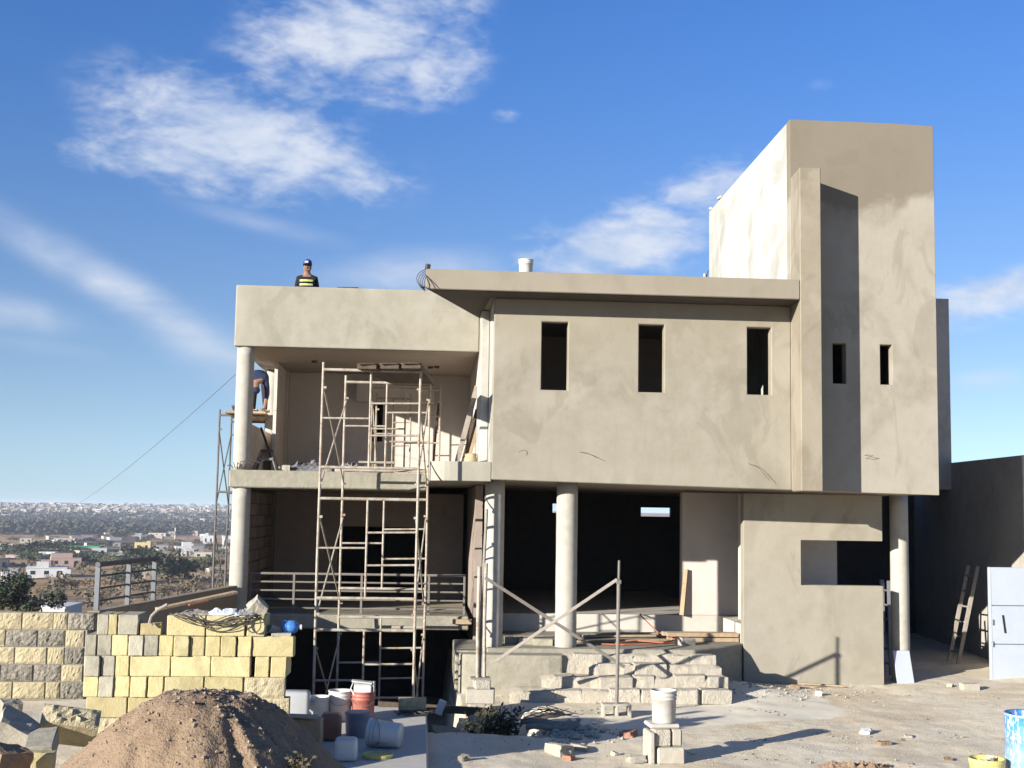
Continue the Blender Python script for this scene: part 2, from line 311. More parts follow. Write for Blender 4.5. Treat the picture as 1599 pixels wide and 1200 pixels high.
#@@PART2
# ------------------------------------------------------------------ terrain and site ground
def sstep(a, b, x): t = min(1, max(0, (x-a)/(b-a))); return t*t*(3-2*t)
TD = [(0, -1.8), (3, -3.5), (12, -6), (30, -8.7), (80, -11.5), (180, -15), (380, -20.5), (680, -26), (1000, -30), (1400, -33), (2000, -32), (2500, -28), (3000, -13), (3400, -1), (3800, 1.2), (6000, -1)]
def tdist(x, y):
    def rd(x0, x1, y0, y1): return math.hypot(max(x0-x, 0, x-x1), max(y0-y, 0, y-y1))
    return min(rd(-4.3, 60, -60, 12), rd(-14, 60, -60, -3.6))
def T(x, y):
    d = tdist(x, y); z = np.interp(d, [p[0] for p in TD], [p[1] for p in TD])
    if d > 1: z += min(d*.012, 4.5)*fbm((x*.0035, y*.0035, 3.1), 1, 4)+min(d*.006, 1.2)*fbm((x*.03, y*.03, 7.7), 1, 3)
    return float(z)
def hit(px, py, r0=60):                                       # where the sight line through a picture point meets the land
    d = ray(px, py); d = d/math.hypot(d[0], d[1]); r = r0
    while r < 5000:
        p = CAM+d*r
        if p[2] <= T(p[0], p[1]): return p[0], p[1], T(p[0], p[1]), r
        r *= 1.006
    return None
azs = sorted(set([math.radians(a) for a in np.arange(-26, 6, .16)]+[math.radians(a) for a in np.arange(6, 334, 4.)])); NA = len(azs)
rs = list(np.geomspace(14, 6200, 150)); V = []; Fc = []
for r in rs:
    for a in azs:
        x, y = CAM[0]+r*math.sin(a), CAM[1]+r*math.cos(a); V.append((x, y, T(x, y)))
for i in range(len(rs)-1):
    for k in range(NA): Fc.append((i*NA+k, i*NA+(k+1) % NA, (i+1)*NA+(k+1) % NA, (i+1)*NA+k))
tm = bpy.data.materials.new('valley_land'); tm.use_nodes = True; t = NT(tm.node_tree); t.n.clear()
gp = t.node('ShaderNodeNewGeometry').outputs['Position']
a = t.ramp(t.noise(gp, .012, 6, .6), .4, .62); b = t.ramp(t.noise(gp, .06, 6, .7), .45, .62); c = t.ramp(t.noise(gp, .0035, 3), .45, .6)
col = t.mix(a, (0.348, 0.228, 0.125), (0.486, 0.333, 0.197)); col = t.mix(t.m('MULTIPLY', c, .6), col, (0.348, 0.186, 0.104)); col = t.mix(t.m('MULTIPLY', b, .55), col, (0.169, 0.129, 0.063))
col = t.mix(t.m('MULTIPLY', t.ramp(t.noise(gp, .3, 5, .7), .5, .7), .5), col, (0.422, 0.313, 0.197))
bs = t.node('ShaderNodeBsdfPrincipled', {'Base Color': col, 'Roughness': 1., 'Specular IOR Level': 0.})
t.l.new(bs.outputs[0], t.node('ShaderNodeOutputMaterial').inputs[0])
prop(MB().add(V, Fc).build('terrain', tm, smooth=True), kind='structure', label='dry brown valley floor falling away to a far ridge')

def g0(x, y):
    z = -.10+.009*max(-12, min(0, y))+.03*max(0, min(4, x-7.6))+.06*(1-sstep(.3, 2.2, x))*(1-sstep(-3.6, -2.6, y))
    L = sstep(-.9, -3., x); z = z*(1-L)+L*(.32-.02*(min(y, -3.7)+3.7)*.4)
    z += .17*math.exp(-((x-5.0)/.75)**2-((y-.35)/.7)**2)
    return z
CPOLY = [tuple(atz(x, y, -.14)[:2]) for x, y in [(885, 1122), (985, 1112), (1060, 1098), (1130, 1080), (1195, 1074), (1255, 1086), (1325, 1114), (1290, 1124), (1180, 1131), (1080, 1138), (1000, 1140), (900, 1134)]]
def cement(x, y):                                              # trowelled cement area in front of the steps: 1 inside, 0 outside
    n = len(CPOLY); ins = False; dm = 9.
    for i in range(n):
        (x0, y0), (x1, y1) = CPOLY[i], CPOLY[(i+1) % n]
        if (y0 > y) != (y1 > y) and x < (x1-x0)*(y-y0)/(y1-y0)+x0: ins = not ins
        t_ = max(0, min(1, ((x-x0)*(x1-x0)+(y-y0)*(y1-y0))/((x1-x0)**2+(y1-y0)**2))); dm = min(dm, math.hypot(x-x0-t_*(x1-x0), y-y0-t_*(y1-y0)))
    d = (dm if ins else -dm)+.12*fbm((x*2, y*2, 8), 1, 4)
    return sstep(-.05, .06, d)
def g(x, y):
    k = 1-cement(x, y) if -1 < x < 9 and -6 < y < 1 else 1
    z = g0(x, y)+.018*fbm((x*1.3, y*1.3, 1), 1, 3)+(.006*fbm((x*6, y*6, 5), 1, 3)+.004*fbm((x*14, y*14, 5), 1, 2))*(.12+.88*k)
    # trench by the path and the pit in front of the basement
    z -= .55*sstep(.05, .2, x)*(1-sstep(1.25, 1.9, x+.25*fbm((x*2, y*2, 2))))*sstep(-3.62, -3.42, y+.05*fbm((x*5, 3, 3)))*(1-sstep(-1.6, -1.2, y))
    if -3.3 < x < .6 and -2.05 < y < 13: z = -1.1+.05*fbm((x*2, y*2, 9))
    # banks at the edges of the plot
    if y > -3.75: z -= 5*sstep(-4.15, -6.2, x)
    z -= 5*sstep(-13.5, -16, x)+5*sstep(13, 15.5, y)
    return z
gx = sorted(set([round(v, 3) for v in np.concatenate([np.arange(-17, -7, .6), np.arange(-7, -3.3, .12), np.arange(-3.3, .6, .1), np.arange(.6, 10.4, .065), np.arange(10.4, 45, 2.)])]))
gy = sorted(set([round(v, 3) for v in np.concatenate([np.arange(-46, -10, 1.2), np.arange(-10, -7, .12), np.arange(-7, 1.6, .065), np.arange(1.6, 4, .2), np.arange(4, 16.5, .8)])]))
NX = len(gx); V = [(x, y, g(x, y)) for y in gy for x in gx]
Fc = [(j*NX+i, j*NX+i+1, (j+1)*NX+i+1, (j+1)*NX+i) for j in range(len(gy)-1) for i in range(NX-1)]
gm = bpy.data.materials.new('site_dirt'); gm.use_nodes = True; t = NT(gm.node_tree); t.n.clear()
gp = t.node('ShaderNodeNewGeometry').outputs['Position']
a = t.ramp(t.noise(gp, .7, 5, .6), .38, .65); b = t.ramp(t.noise(gp, 9, 6, .7), .4, .7); c = t.ramp(t.noise(gp, 2.2, 5, .65), .5, .72); d = t.ramp(t.noise(gp, 45, 4, .7), .52, .7)
col = t.mix(a, (0.674, 0.577, 0.412), (0.718, 0.633, 0.478)); col = t.mix(t.m('MULTIPLY', t.ramp(t.noise(gp, .45, 4, .6, 1.), .52, .64), .6), col, (0.538, 0.420, 0.275)); col = t.mix(t.m('MULTIPLY', b, .5), col, (0.607, 0.501, 0.342)); col = t.mix(t.m('MULTIPLY', c, .5), col, (0.530, 0.412, 0.272)); col = t.mix(t.m('MULTIPLY', d, .35), col, (0.463, 0.371, 0.246))
cm = t.node('ShaderNodeAttribute', attribute_name='cement').outputs['Fac']
col = t.mix(t.m('MULTIPLY', cm, .9), col, t.mix(t.ramp(t.noise(gp, 1.5, 5), .4, .65), (0.712, 0.646, 0.513), (0.655, 0.585, 0.452)))
bs = t.node('ShaderNodeBsdfPrincipled', {'Base Color': col, 'Roughness': .95, 'Specular IOR Level': .1})
h = t.m('ADD', t.noise(gp, 38, 3, .75), t.m('MULTIPLY', t.noise(gp, 8, 2, .6), .6))
bn = t.node('ShaderNodeBump', {'Strength': t.m('SUBTRACT', .42, t.m('MULTIPLY', cm, .34)), 'Distance': .035, 'Height': h}); t.l.new(bn.outputs[0], bs.inputs['Normal'])
t.l.new(bs.outputs[0], t.node('ShaderNodeOutputMaterial').inputs[0])
go = prop(MB().add(V, Fc).build('ground', gm, smooth=True), kind='structure', label='dry dusty dirt yard in front of the house')
at_ = go.data.attributes.new('cement', 'FLOAT', 'POINT'); at_.data.foreach_set('value', [cement(x, y) if -1 < x < 9 and -6 < y < 1 else 0. for y in gy for x in gx])
# concrete path on the left of the yard
pm = MB(); pm.box(-1.95, .13, -9.5, -2.12, -1.3, .03)
pm.build('path', CONC, kind='structure', label='pale concrete path running towards the house', bevel=.02)
# ------------------------------------------------------------------ the house under construction
house = empty('house', (2.5, 3, -.1), 'unfinished two storey house in raw cement render with a tall stair tower', 'house')
zb = lambda x: 3.18-.0168*(x-1.07)
def low(fn):                                                   # lets the lowest edge of the upper box follow its slight fall
    return lambda p: Vector((p.x, p.y, zb(p.x) if p.z < 3.2 else p.z))
rip = lambda a, s=3.: (lambda p: p+Vector((0, 0, 0)))
wins = [(1.83, 2.25, 4.605, 5.69), (3.38, 3.79, 4.605, 5.69), (5.13, 5.52, 4.605, 5.69)]
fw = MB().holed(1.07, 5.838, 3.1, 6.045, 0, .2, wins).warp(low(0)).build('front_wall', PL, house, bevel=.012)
MB().holed(.2, 2.2, 3.3, 6.045, 1.07, 1.25, [], 'y').build('side_wall', SIDE, house, bevel=.01)
MB().box(.93, 1.066, 1.25, 2.19, 3.46, 6.04).build('pilaster', SIDE, house, bevel=.01)
MB().box(.93, 1.25, 2.205, 6.19, 3.46, 6.04).build('side_wall', WHT, house)
MB().box(-2.86, -2.80, 4.48, 5.99, 3.32, 5.438).build('side_wall', WHT, house)
MB().holed(1.25, 5.84, 3.32, 6.04, 4.2, 4.4, []).build('back_wall', WHT, house)
tw = [(6.52, 6.74, 4.815, 5.47), (7.30, 7.50, 4.815, 5.465)]
MB().holed(5.84, 8.24, 3.08, 9.13, 0, .2, tw).warp(lambda p: Vector((p.x, p.y, zb(p.x) if p.z < 3.1 else p.z-(.02 if p.z > 9 and p.x > 8 else 0)))).build('tower_front', PLT, house, bevel=.012)
MB().prism([(5.84, .2), (6.04, .2), (6.14, 6.4), (5.965, 6.4)], 3.3, 9.128).build('tower_side', SIDE, house, bevel=.012)
MB().box(8.05, 8.238, .2, 6.4, 3.3, 9.105).build('tower_side', PLT, house, bevel=.012)
MB().box(6.15, 8.04, 6.2, 6.398, 3.3, 9.1).build('tower_back', PLT, house)
MB().box(6.05, 8.04, .21, 6.19, 8.6, 8.8).build('tower_roof', SOF, house)
# hanging plaster edge strips on the tower side (ragged top pieces)
fin = MB().prism([(5.80, -.65), (6.14, -.65), (6.14, -.004), (5.845, -.004)], 3.075, 8.155)
fin.build('fin', PLF, house, bevel=.012)
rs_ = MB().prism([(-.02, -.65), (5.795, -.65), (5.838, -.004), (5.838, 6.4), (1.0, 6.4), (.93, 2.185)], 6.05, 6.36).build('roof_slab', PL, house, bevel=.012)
MB().prism([(.03, -.6), (5.79, -.6), (5.832, -.008), (1.0, -.008), (.94, 2.18)], 6.041, 6.049).build('soffit_shade', material('eave_shade_dark', (.10, .082, .07), (.07, .058, .05), bump=.3), house)  # thin sheet added under the slab, eave shade put into its dark colour
# left wing: roof beam, soffit
MB().box(-3.27, .925, 2.0, 2.18, 5.43, 6.49).build('parapet', PLL, house, bevel=.02, seg=2)
MB().box(-3.268, -3.09, 2.19, 7.2, 5.45, 6.47).build('parapet', SIDE, house, bevel=.015)
MB().box(-3.085, .925, 2.185, 7.2, 5.44, 5.86).build('roof_slab', SOF, house)
uw = at(582, 627, 6.2); ub = at(597, 690, 6.2)
MB().holed(-2.75, 1.07, 3.32, 5.438, 6.2, 6.4, [(uw[0], ub[0], ub[2], uw[2])]).build('back_wall', WHT, house)
MB().box(-2.98, -2.755, 6.0, 6.4, 3.32, 5.438).build('wall_return', WHT, house)
bk = at(557, 602, 5.95); bk2 = at(600, 628, 5.95)
MB().box(bk[0], .2, 5.9, 6.19, bk2[2], bk2[2]+.36).build('ceiling_beam', WHT, house, bevel=.01)
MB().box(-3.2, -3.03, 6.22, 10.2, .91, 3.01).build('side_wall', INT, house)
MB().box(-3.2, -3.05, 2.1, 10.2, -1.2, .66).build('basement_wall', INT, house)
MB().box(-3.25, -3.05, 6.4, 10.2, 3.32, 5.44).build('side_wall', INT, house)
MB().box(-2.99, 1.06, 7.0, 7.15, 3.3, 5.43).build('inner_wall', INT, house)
MB().box(-3.2, -3.03, 2.46, 5.75, 3.32, 4.15).build('low_wall', WHT, house, bevel=.01)
MB().prism([(-3.27, 2.0), (.075, 2.0), (.075, 10.3), (-3.25, 10.3)], 3.02, 3.315).warp(lambda p: p+Vector((0, -.02*fbm(p*3) if p.y < 2.1 else 0, .012*fbm(p*4)))).build('floor_slab', SLABM, house, bevel=.02)
cpoly = [(.10+.32*(1-math.cos(t)), 0+.32*(1-math.sin(t))) for t in np.linspace(0, math.pi/2, 7)]
MB().prism(cpoly+[(1.065, 0), (1.065, 10.3), (.10, 10.3)], 3.15, 3.455).build('balcony_slab', PLL, house, bevel=.008)
MB().box(1.08, 5.3, .21, 10.2, 3.195, 3.30).warp(lambda p: Vector((p.x, p.y, zb(p.x)+.012 if p.z < 3.2 else p.z))).build('floor_slab', SOF, house)
MB().box(5.302, 8.23, .21, 10.2, 3.1, 3.29).warp(lambda p: Vector((p.x, p.y, zb(p.x)+.012 if p.z < 3.2 else p.z))).build('floor_slab', SOF, house)
# columns
def column(x, y, z0, z1, r=.16, mat=COLM):
    pr = [(r*(1+.015*fbm((k*.7, x, y))), z0+(z1-z0)*k/14) for k in range(15)]
    m = MB().lathe((x, y, 0), pr, 28); m.f.append(tuple(range(28))[::-1]); m.f.append(tuple(range(14*28, 15*28)))
    return m.build('column', mat, house, smooth=False)
for cc in [(-3.09, 2.19, 3.3, 5.44, .15), (-3.04, 5.9, 3.3, 5.45, .135), (-3.075, 2.2, .35, 3.03, .155), (1.165, .62, .45, 3.19, .16), (2.335, .62, .4, 3.17, .172), (8.24, 1.75, -.25, 3.09, .155)]:
    c = column(*cc)
    for p in c.data.polygons: p.use_smooth = len(p.vertices) == 4
# ground floor
MB().box(-3.3, .84, 2.02, 10.2, .67, .905).warp(lambda p: p+Vector((0, -.03*fbm(p*4) if p.y < 2.1 else 0, .01*fbm(p*5)))).build('floor_slab', SLABM, house, bevel=.02)
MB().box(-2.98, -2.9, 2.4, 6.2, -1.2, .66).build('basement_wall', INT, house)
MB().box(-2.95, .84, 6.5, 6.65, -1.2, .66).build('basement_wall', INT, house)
dl, db = at(528, 822, 6.2), at(663, 955, 6.2)
MB().holed(-2.95, .845, .91, 3.015, 6.2, 6.38, [(dl[0], db[0], .91, dl[2])]).build('back_wall', DARKW, house)
MB().box(.93, 1.055, 2.35, 10.2, .3, 3.13).build('divider_wall', DARKW, house)
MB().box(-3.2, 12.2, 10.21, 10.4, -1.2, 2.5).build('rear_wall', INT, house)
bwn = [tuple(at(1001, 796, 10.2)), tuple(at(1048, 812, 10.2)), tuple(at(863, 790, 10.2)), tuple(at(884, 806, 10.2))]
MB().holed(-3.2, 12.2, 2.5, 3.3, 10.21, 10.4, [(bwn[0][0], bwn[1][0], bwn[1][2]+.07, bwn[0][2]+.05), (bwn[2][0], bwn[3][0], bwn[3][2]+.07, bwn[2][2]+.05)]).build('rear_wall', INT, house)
MB().box(1.06, 5.6, 3.2, 10.2, .5, .87).build('floor_slab', CONC, house, bevel=.01)
MB().prism([(1.06, .28), (4.35, .28), (5.0, .9), (5.39, 1.35), (5.39, 3.195), (1.06, 3.195)], -.3, .56).build('porch_slab', SLABM, house, bevel=.02)
MB().box(4.74, 7.12, 3.2, 3.4, .872, 3.09).build('inner_wall', WHT, house, bevel=.008)
MB().box(5.62, float(at(1307, 880, 2.4)[0]), 2.4, 2.56, .87, 3.06).build('inner_wall', WHT, house)
MB().box(7.0, 7.118, 3.402, 10.2, -.1, 3.05).build('inner_wall', INT, house)
MB().box(5.4, 7.12, 1.52, 3.19, -.3, .868).build('floor_slab', CONC, house)
MB().box(1.063, 1.30, 2.6, 2.72, .57, 2.1).build('jamb', WHT, house)
MB().holed(5.395, 7.775, -.35, 3.06, 1.3, 1.5, [(6.375, 7.78, 1.54, 2.29)]).build('screen_wall', PL, house, bevel=.012)
# rendered base below the porch columns
bp = [(.62, .45), (.66, .2), (.8, .02), (1.1, -.08), (1.6, -.1), (2.1, -.12), (2.25, -.02), (2.3, .27), (.62, .27)]
bp = [(.62, .27), (.62, .12), (.7, 0), (.9, -.07), (1.3, -.1), (2.0, -.12), (2.2, -.1), (2.28, 0), (2.3, .27)]
MB().prism(bp, -.35, .50).build('porch_base', SLABM, house, bevel=.03, seg=2)
MB().box(.57, 1.055, .275, 2.01, -1.2, .52).build('porch_base', SLABM, house, bevel=.02)
# rear volume beyond the tower
rz = float(at(1484, 467, 6.6)[2]); rx = float(at(1484, 600, 6.6)[0])
MB().box(7.9, rx, 6.6, 9.2, 3.302, rz).build('rear_volume', GREYW, house, bevel=.01)
# block side wall of the lower room: single blocks
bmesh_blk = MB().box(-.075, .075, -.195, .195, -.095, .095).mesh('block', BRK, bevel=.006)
MB().box(-3.135, -3.015, 2.42, 6.2, .91, 3.01).build('mortar', INT, house)
for r in range(10):
    for k in range(10):
        y = 2.62+k*.4+(.2 if r % 2 else 0)
        if y < 6.05: inst('block', bmesh_blk, (-3.05+rng.uniform(-.006, .006), y, 1.01+r*.205), (0, 0, 0), parent=house)
# electrical stubs and rebar ends
def stub(pts, r=.008, mat=WIRE, name='conduit_stub'): MB().tube(pts, r, 5).build(name, mat, fw)
for x, y, dx, dy in [(905, 706, 30, 12), (820, 703, -12, 5), (1168, 724, 36, 34), (1350, 711, 12, 2), (1352, 716, 10, -6)]:
    a = at(x, y, 0); stub([a, (a[0]+dx*.004, -.07, a[2]-.005*dy*.3), (a[0]+dx*.009, -.10, a[2]-dy*.008)], .0035)
a = at(1192, 428, 1.5); stub([(5.9, 1.3, 6.6), (5.75, 1.2, 6.66), (5.6, 1.15, 6.7)], .007)
for k in range(5):                                             # rebar loops at the slab end
    c0 = at(664, 455-k*2, -.6); c1 = at(668, 420+k*2, -.55); mid = at(644+k*4, 432+k*3, -.7-.06*k)
    P = [Vector(c0), Vector(mid)+Vector((.03, 0, -.1)), Vector(mid)+Vector((0, 0, .06)), Vector(c1)]
    q = [P[0]*(1-t)**3+P[1]*3*t*(1-t)**2+P[2]*3*t*t*(1-t)+P[3]*t**3 for t in np.linspace(0, 1, 12)]
    MB().tube(q, .006, 5).build('rebar_loop', WIRE, rs_)
MB().obox(at(668, 417, -.5), (.07, .07, .09), (.2, .1, .4)).build('rebar_cap', WIRE, rs_, bevel=.01)
# soffit fittings
for x, y in [(491, 557), (673, 562), (682, 590)]:
    a = at(x, y, 4); MB().lathe((a[0], 3.2+rng.uniform(0, 1.5), 5.40), [(.001, .0), (.05, 0), (.05, .045)], 12).build('ceiling_box', WIRE, house)

# ------------------------------------------------------------------ boundary wall, gate, terrace
bn_ = at(1596, 711, 2.3); bf_ = at(1485, 723, 6.6); sl_ = (bf_[0]-bn_[0])/4.3
bxx = lambda y: bn_[0]+sl_*(y-2.3)
MB().prism([(bxx(2.3), 2.3), (bxx(12.5), 12.5), (bxx(12.5)+.18, 12.5), (bxx(2.3)+.18, 2.3)], -.5, lambda x, y: bn_[2]+(bf_[2]-bn_[2])*(y-2.3)/4.3).build('boundary_wall', GREYW, None, 'tall grey rendered boundary wall on the right, mostly in shade', 'wall', bevel=.01)
MB().box(7.12, 12.2, 9.6, 9.8, -.3, 3.3).build('garage_back_wall', INT, house)
GY = 1.35
gt = empty('gate', (10.4, 1.7, .0), 'white sheet metal gate leaf with two seams and a slot at the right edge', 'gate')
g0x = float(at(1545.5, 975, 1.7)[0]); gz0 = float(at(1548, 1067, 1.7)[2]); gz1 = float(at(1543, 886, 1.7)[2]); gh = (gz1-gz0)/3
for k in range(3): MB().box(g0x+.035, g0x+1.3, .335+GY, .365+GY, gz0+k*gh+.006, gz0+(k+1)*gh-.006).build('panel', GATE, gt, bevel=.008)
MB().box(g0x, g0x+1.32, .37+GY, .40+GY, gz0, gz1).build('backing_sheet', GATE, gt)
MB().box(g0x, g0x+.034, .33+GY, .372+GY, gz0, gz1).build('frame', GATE, gt, bevel=.004)
a = at(1566, 961, 1.68); b = at(1570, 989, 1.68); MB().bar((a[0], 1.68, a[2]), (b[0], 1.68, b[2]), .03, .012, (0, 1, 0)).build('slot', BLK, [o for o in gt.children if o.name.startswith('panel')][1])
gpan = [o for o in gt.children if o.name.startswith('panel')]
for yy in (972, 1006):
    a = at(1550, yy, 1.68); MB().lathe((a[0], 1.675, a[2]-.045), [(.001, 0), (.018, 0), (.018, .09), (.001, .09)], 10).build('hinge', GALV, gpan[1])
for x, y in [(g0x+.1, 1.71), (g0x+1.2, 1.71)]: MB().obox((x, y, gz0-.06), (.05, .05, .13)).build('foot', GALV, gt)

wx = lambda y: -3.05-.1667*(2-y)
MB().prism([(wx(1.98), 1.98), (wx(-3.49), -3.49), (wx(-3.49)-.16, -3.49), (wx(1.98)-.16, 1.98)], -2.2, lambda x, y: 1.375+.006*fbm((x*3, y*3, 1))).build('terrace_wall', material('tan_render', (.37, .295, .205), (.32, .25, .17), bump=.3), None, 'low tan rendered terrace wall running back to the left column', 'wall', bevel=.012)
rl = empty('railing', (wx(-2.6)-.08, -2.6, 1.375), 'short grey steel railing with three posts on the terrace wall end', 'railing')
RY = [-3.42, -2.45, -1.55]
for y in RY: MB().box(wx(y)-.105, wx(y)-.045, y-.03, y+.03, 1.376, 1.93).build('post', GALV, rl, bevel=.004)
for zz, r in ((1.945, .034), (1.80, .014), (1.645, .014), (1.49, .014)):
    MB().tube([(wx(RY[0])-.075, RY[0]-(.04 if r > .02 else 0), zz), (wx(RY[2])-.075, RY[2]+(.06 if r > .02 else 0), zz)], r, 10).build('top_rail' if r > .02 else 'rail', material('dark_rail', (.12, .115, .11), coord='obj', rough=.5, bump=0), rl)

# inner railing in front of the lower room
rr = empty('railing', (-1., 2.35, .91), 'beige pipe railing with five bars before the shaded lower room', 'railing')
for zz in (1.57, 1.43, 1.285, 1.14, .99): MB().tube([(-2.9, 2.3, zz), (.78, 2.3, zz)], .016 if zz < 1.5 else .022, 8).build('rail', RAILM, rr)
for x in (-2.88, -2.15, -1.0, .15, .76): MB().box(x-.018, x+.018, 2.282, 2.318, .906, 1.56).build('post', RAILM, rr)
# ------------------------------------------------------------------ blocks
def worn_block(name, L, D, H, mat, seed):                       # sawn block with knocked corners and an uneven face
    bm = bmesh.new(); bmesh.ops.create_cube(bm, size=1)
    for v in bm.verts: v.co = Vector((v.co.x*L, v.co.y*D, (v.co.z+.5)*H))
    bmesh.ops.bevel(bm, geom=bm.edges[:], offset=.007, segments=1, affect='EDGES'); bmesh.ops.subdivide_edges(bm, edges=[e for e in bm.edges if e.calc_length() > .1], cuts=3, use_grid_fill=True)
    for v in bm.verts:
        q = v.co*14+Vector((seed*3.3, seed, 0)); e = sum(abs(abs(c)-h) < .012 for c, h in ((v.co.x, L/2), (v.co.y, D/2), (v.co.z-H/2, H/2)))
        k = .0025+(.012*max(0, fbm(q*.6, 1, 3)) if e >= 2 else 0); v.co += Vector((fbm(q), fbm(q+Vector((5, 0, 0))), fbm(q+Vector((0, 7, 0)))))*k
    me = bpy.data.meshes.new(name); bm.to_mesh(me); bm.free(); me.materials.append(mat); return me
BLK_V = [worn_block('long_block', .39, .15, .19, YEL, i) for i in range(4)]; BLK_L = BLK_V[0]
def rough_block(seed, L, D, H, mat, amp=.014):                 # split face block: the front (-Y) face is broken stone
    m = MB(); nx, nz = 12, 7; V = []
    for j in range(nz+1):
        for i in range(nx+1):
            u, v = i/nx, j/nz; e = min(u, 1-u, v, 1-v); d = (amp*.6+amp*1.6*abs(fbm((u*5+seed*3.1, v*3, seed), 1, 4)))*min(1, e*7)
            V.append(((u-.5)*L, -D/2-d, v*H))
    m.add(V, [(j*(nx+1)+i, j*(nx+1)+i+1, (j+1)*(nx+1)+i+1, (j+1)*(nx+1)+i) for j in range(nz) for i in range(nx)])
    b = [(-L/2, -D/2, 0), (L/2, -D/2, 0), (L/2, D/2, 0), (-L/2, D/2, 0), (-L/2, -D/2, H), (L/2, -D/2, H), (L/2, D/2, H), (-L/2, D/2, H)]
    m.add(b, [(0, 3, 2, 1), (4, 5, 6, 7), (1, 2, 6, 5), (2, 3, 7, 6), (3, 0, 4, 7)])
    return m.mesh('split_block', mat, weld=True)
def with_mat(me, mat): c = me.copy(); c.materials.clear(); c.materials.append(mat); return c
SPL = [rough_block(i, .39, .18, .198, YSP) for i in range(3)]; SPG = [with_mat(rough_block(i+5, .39, .18, .198, YSP, .02), GSP) for i in range(3)]
# split face garden wall at the far left
bw = empty('block_wall', (-5.2, -3.6, .3), 'free standing wall of yellow and grey split face blocks at the left edge', 'wall')
MB().box(-8.0, -4.06, -3.69, -3.51, .1, 1.355).build('mortar', MORT, bw)
K = 3.075; X37 = lambda z: -5.11+1.03/135*(z/K)
RW = [[(0, 105, 0), (108, 258, 0), (258, 325, 0), (328, 455, 1)], [(33, 182, 1), (188, 318, 1), (320, 410, 0)], [(0, 78, 0), (82, 232, 0), (238, 318, 0), (320, 410, 1)], [(18, 170, 1), (176, 305, 1), (308, 410, 0)], [(0, 75, 0), (80, 232, 0), (237, 305, 0), (308, 420, 1)]]
for r, row in enumerate(RW):
    z = 1.165-r*.2085; ext = list(row); x0 = row[0][0]
    if r % 2 == 0: ext[0] = (ext[0][1]-150, ext[0][1], ext[0][2]); x0 = ext[0][0]
    for k in range(7): ext.append((x0-155*(k+1), x0-155*k-4, (r % 2) if k % 3 else 0))
    for a, b, gcol in ext:
        xa, xb = X37(a), X37(b); inst('block', (SPG if gcol else SPL)[rng.randrange(3)], ((xa+xb)/2, -3.615+rng.uniform(-.004, .004), z), scale=((xb-xa-.008)/.39, 1, .99), parent=bw)
SET0 = set(C.objects)
# stack of loose blocks: (zx0, zx1) at a course; h = header showing its end, s = stretcher, colour y / g / r(split)
rows = [('top', 1.43, [(455, 510, 'hg'), (510, 552, 'hy'), (556, 655, 'hG'), (795, 983, 'sy'), (986, 1174, 'sy'), (1182, 1272, 'hy')]),
        ('second', 1.232, [(405, 460, 'hg'), (462, 530, 'hg'), (532, 610, 'hy'), (613, 684, 'hG'), (686, 756, 'hG'), (760, 830, 'hy'), (832, 907, 'hy'), (909, 982, 'hy'), (985, 1057, 'hy'), (1059, 1134, 'hy'), (1138, 1207, 'hy'), (1210, 1415, 'sy')]),
        ('third', 1.034, [(408, 484, 'hg'), (486, 553, 'hG'), (556, 622, 'hy'), (624, 818, 'sy'), (821, 1012, 'sy'), (1015, 1206, 'sy'), (1226, 1296, 'hy'), (1306, 1385, 'hy')]),
        ('fourth', .836, [(405, 478, 'hy'), (480, 551, 'hg'), (553, 629, 'hy'), (633, 712, 'hy'), (715, 790, 'hy'), (795, 983, 'sy'), (986, 1174, 'sy'), (1180, 1376, 'sr')]),
        ('fifth', .638, [(422, 618, 'sy'), (622, 815, 'sy'), (820, 1012, 'sy'), (1016, 1206, 'sy'), (1210, 1400, 'sr')]),
        ('sixth', .44, [(425, 620, 'sr'), (624, 818, 'sy'), (822, 1014, 'sy'), (1018, 1208, 'sy'), (1212, 1400, 'sy')]),
        ('bottom', .242, [(422, 618, 'sy'), (622, 815, 'sy'), (820, 1012, 'sy'), (1016, 1206, 'sy'), (1210, 1400, 'sy')])]
a0, a1 = at(0, 1000, -7)[0], at(400, 1000, -7)[0]; X7 = lambda z: a0+(a1-a0)/400*(z/K)
HYV = [worn_block('header_block', .15, .39, .19, YEL, 10+i) for i in range(4)]; HGV = [with_mat(m_, YGR) for m_ in HYV]; HY, HG = HYV[0], HGV[0]
SYR = rough_block(21, .39, .15, .19, YSP, .012)
for cname, z, row in rows:
    for k, (xa, xb, code) in enumerate(row):
        x0, x1 = X7(xa), X7(xb); w_ = x1-x0-.004; hd = code[0] == 'h'
        me = (HGV if code[1] in 'gG' else HYV)[rng.randrange(4)] if hd else (SYR if code[1] == 'r' else BLK_V[rng.randrange(4)])
        cn = {'g': 'mottled grey', 'G': 'weathered beige', 'y': 'plain yellow', 'r': 'rough faced yellow'}[code[1]]
        depth = -6.8 if hd else -6.925
        if z < .7: lab = f'half buried yellow block, {ORD[k]} from left in the {cname} course of the stack'
        else: lab = f'{cn} block {"end on" if hd else "lengthwise"}, {ORD[k]} from left in the {cname} course of the stack'
        inst('concrete_block', me, ((x0+x1)/2, depth+rng.uniform(-.02, .02), z), (0, 0, rng.uniform(-.025, .025)), (w_/(.15 if hd else .39), 1, 1.03), None, lab, 'block', 'blocks in the loose block stack')
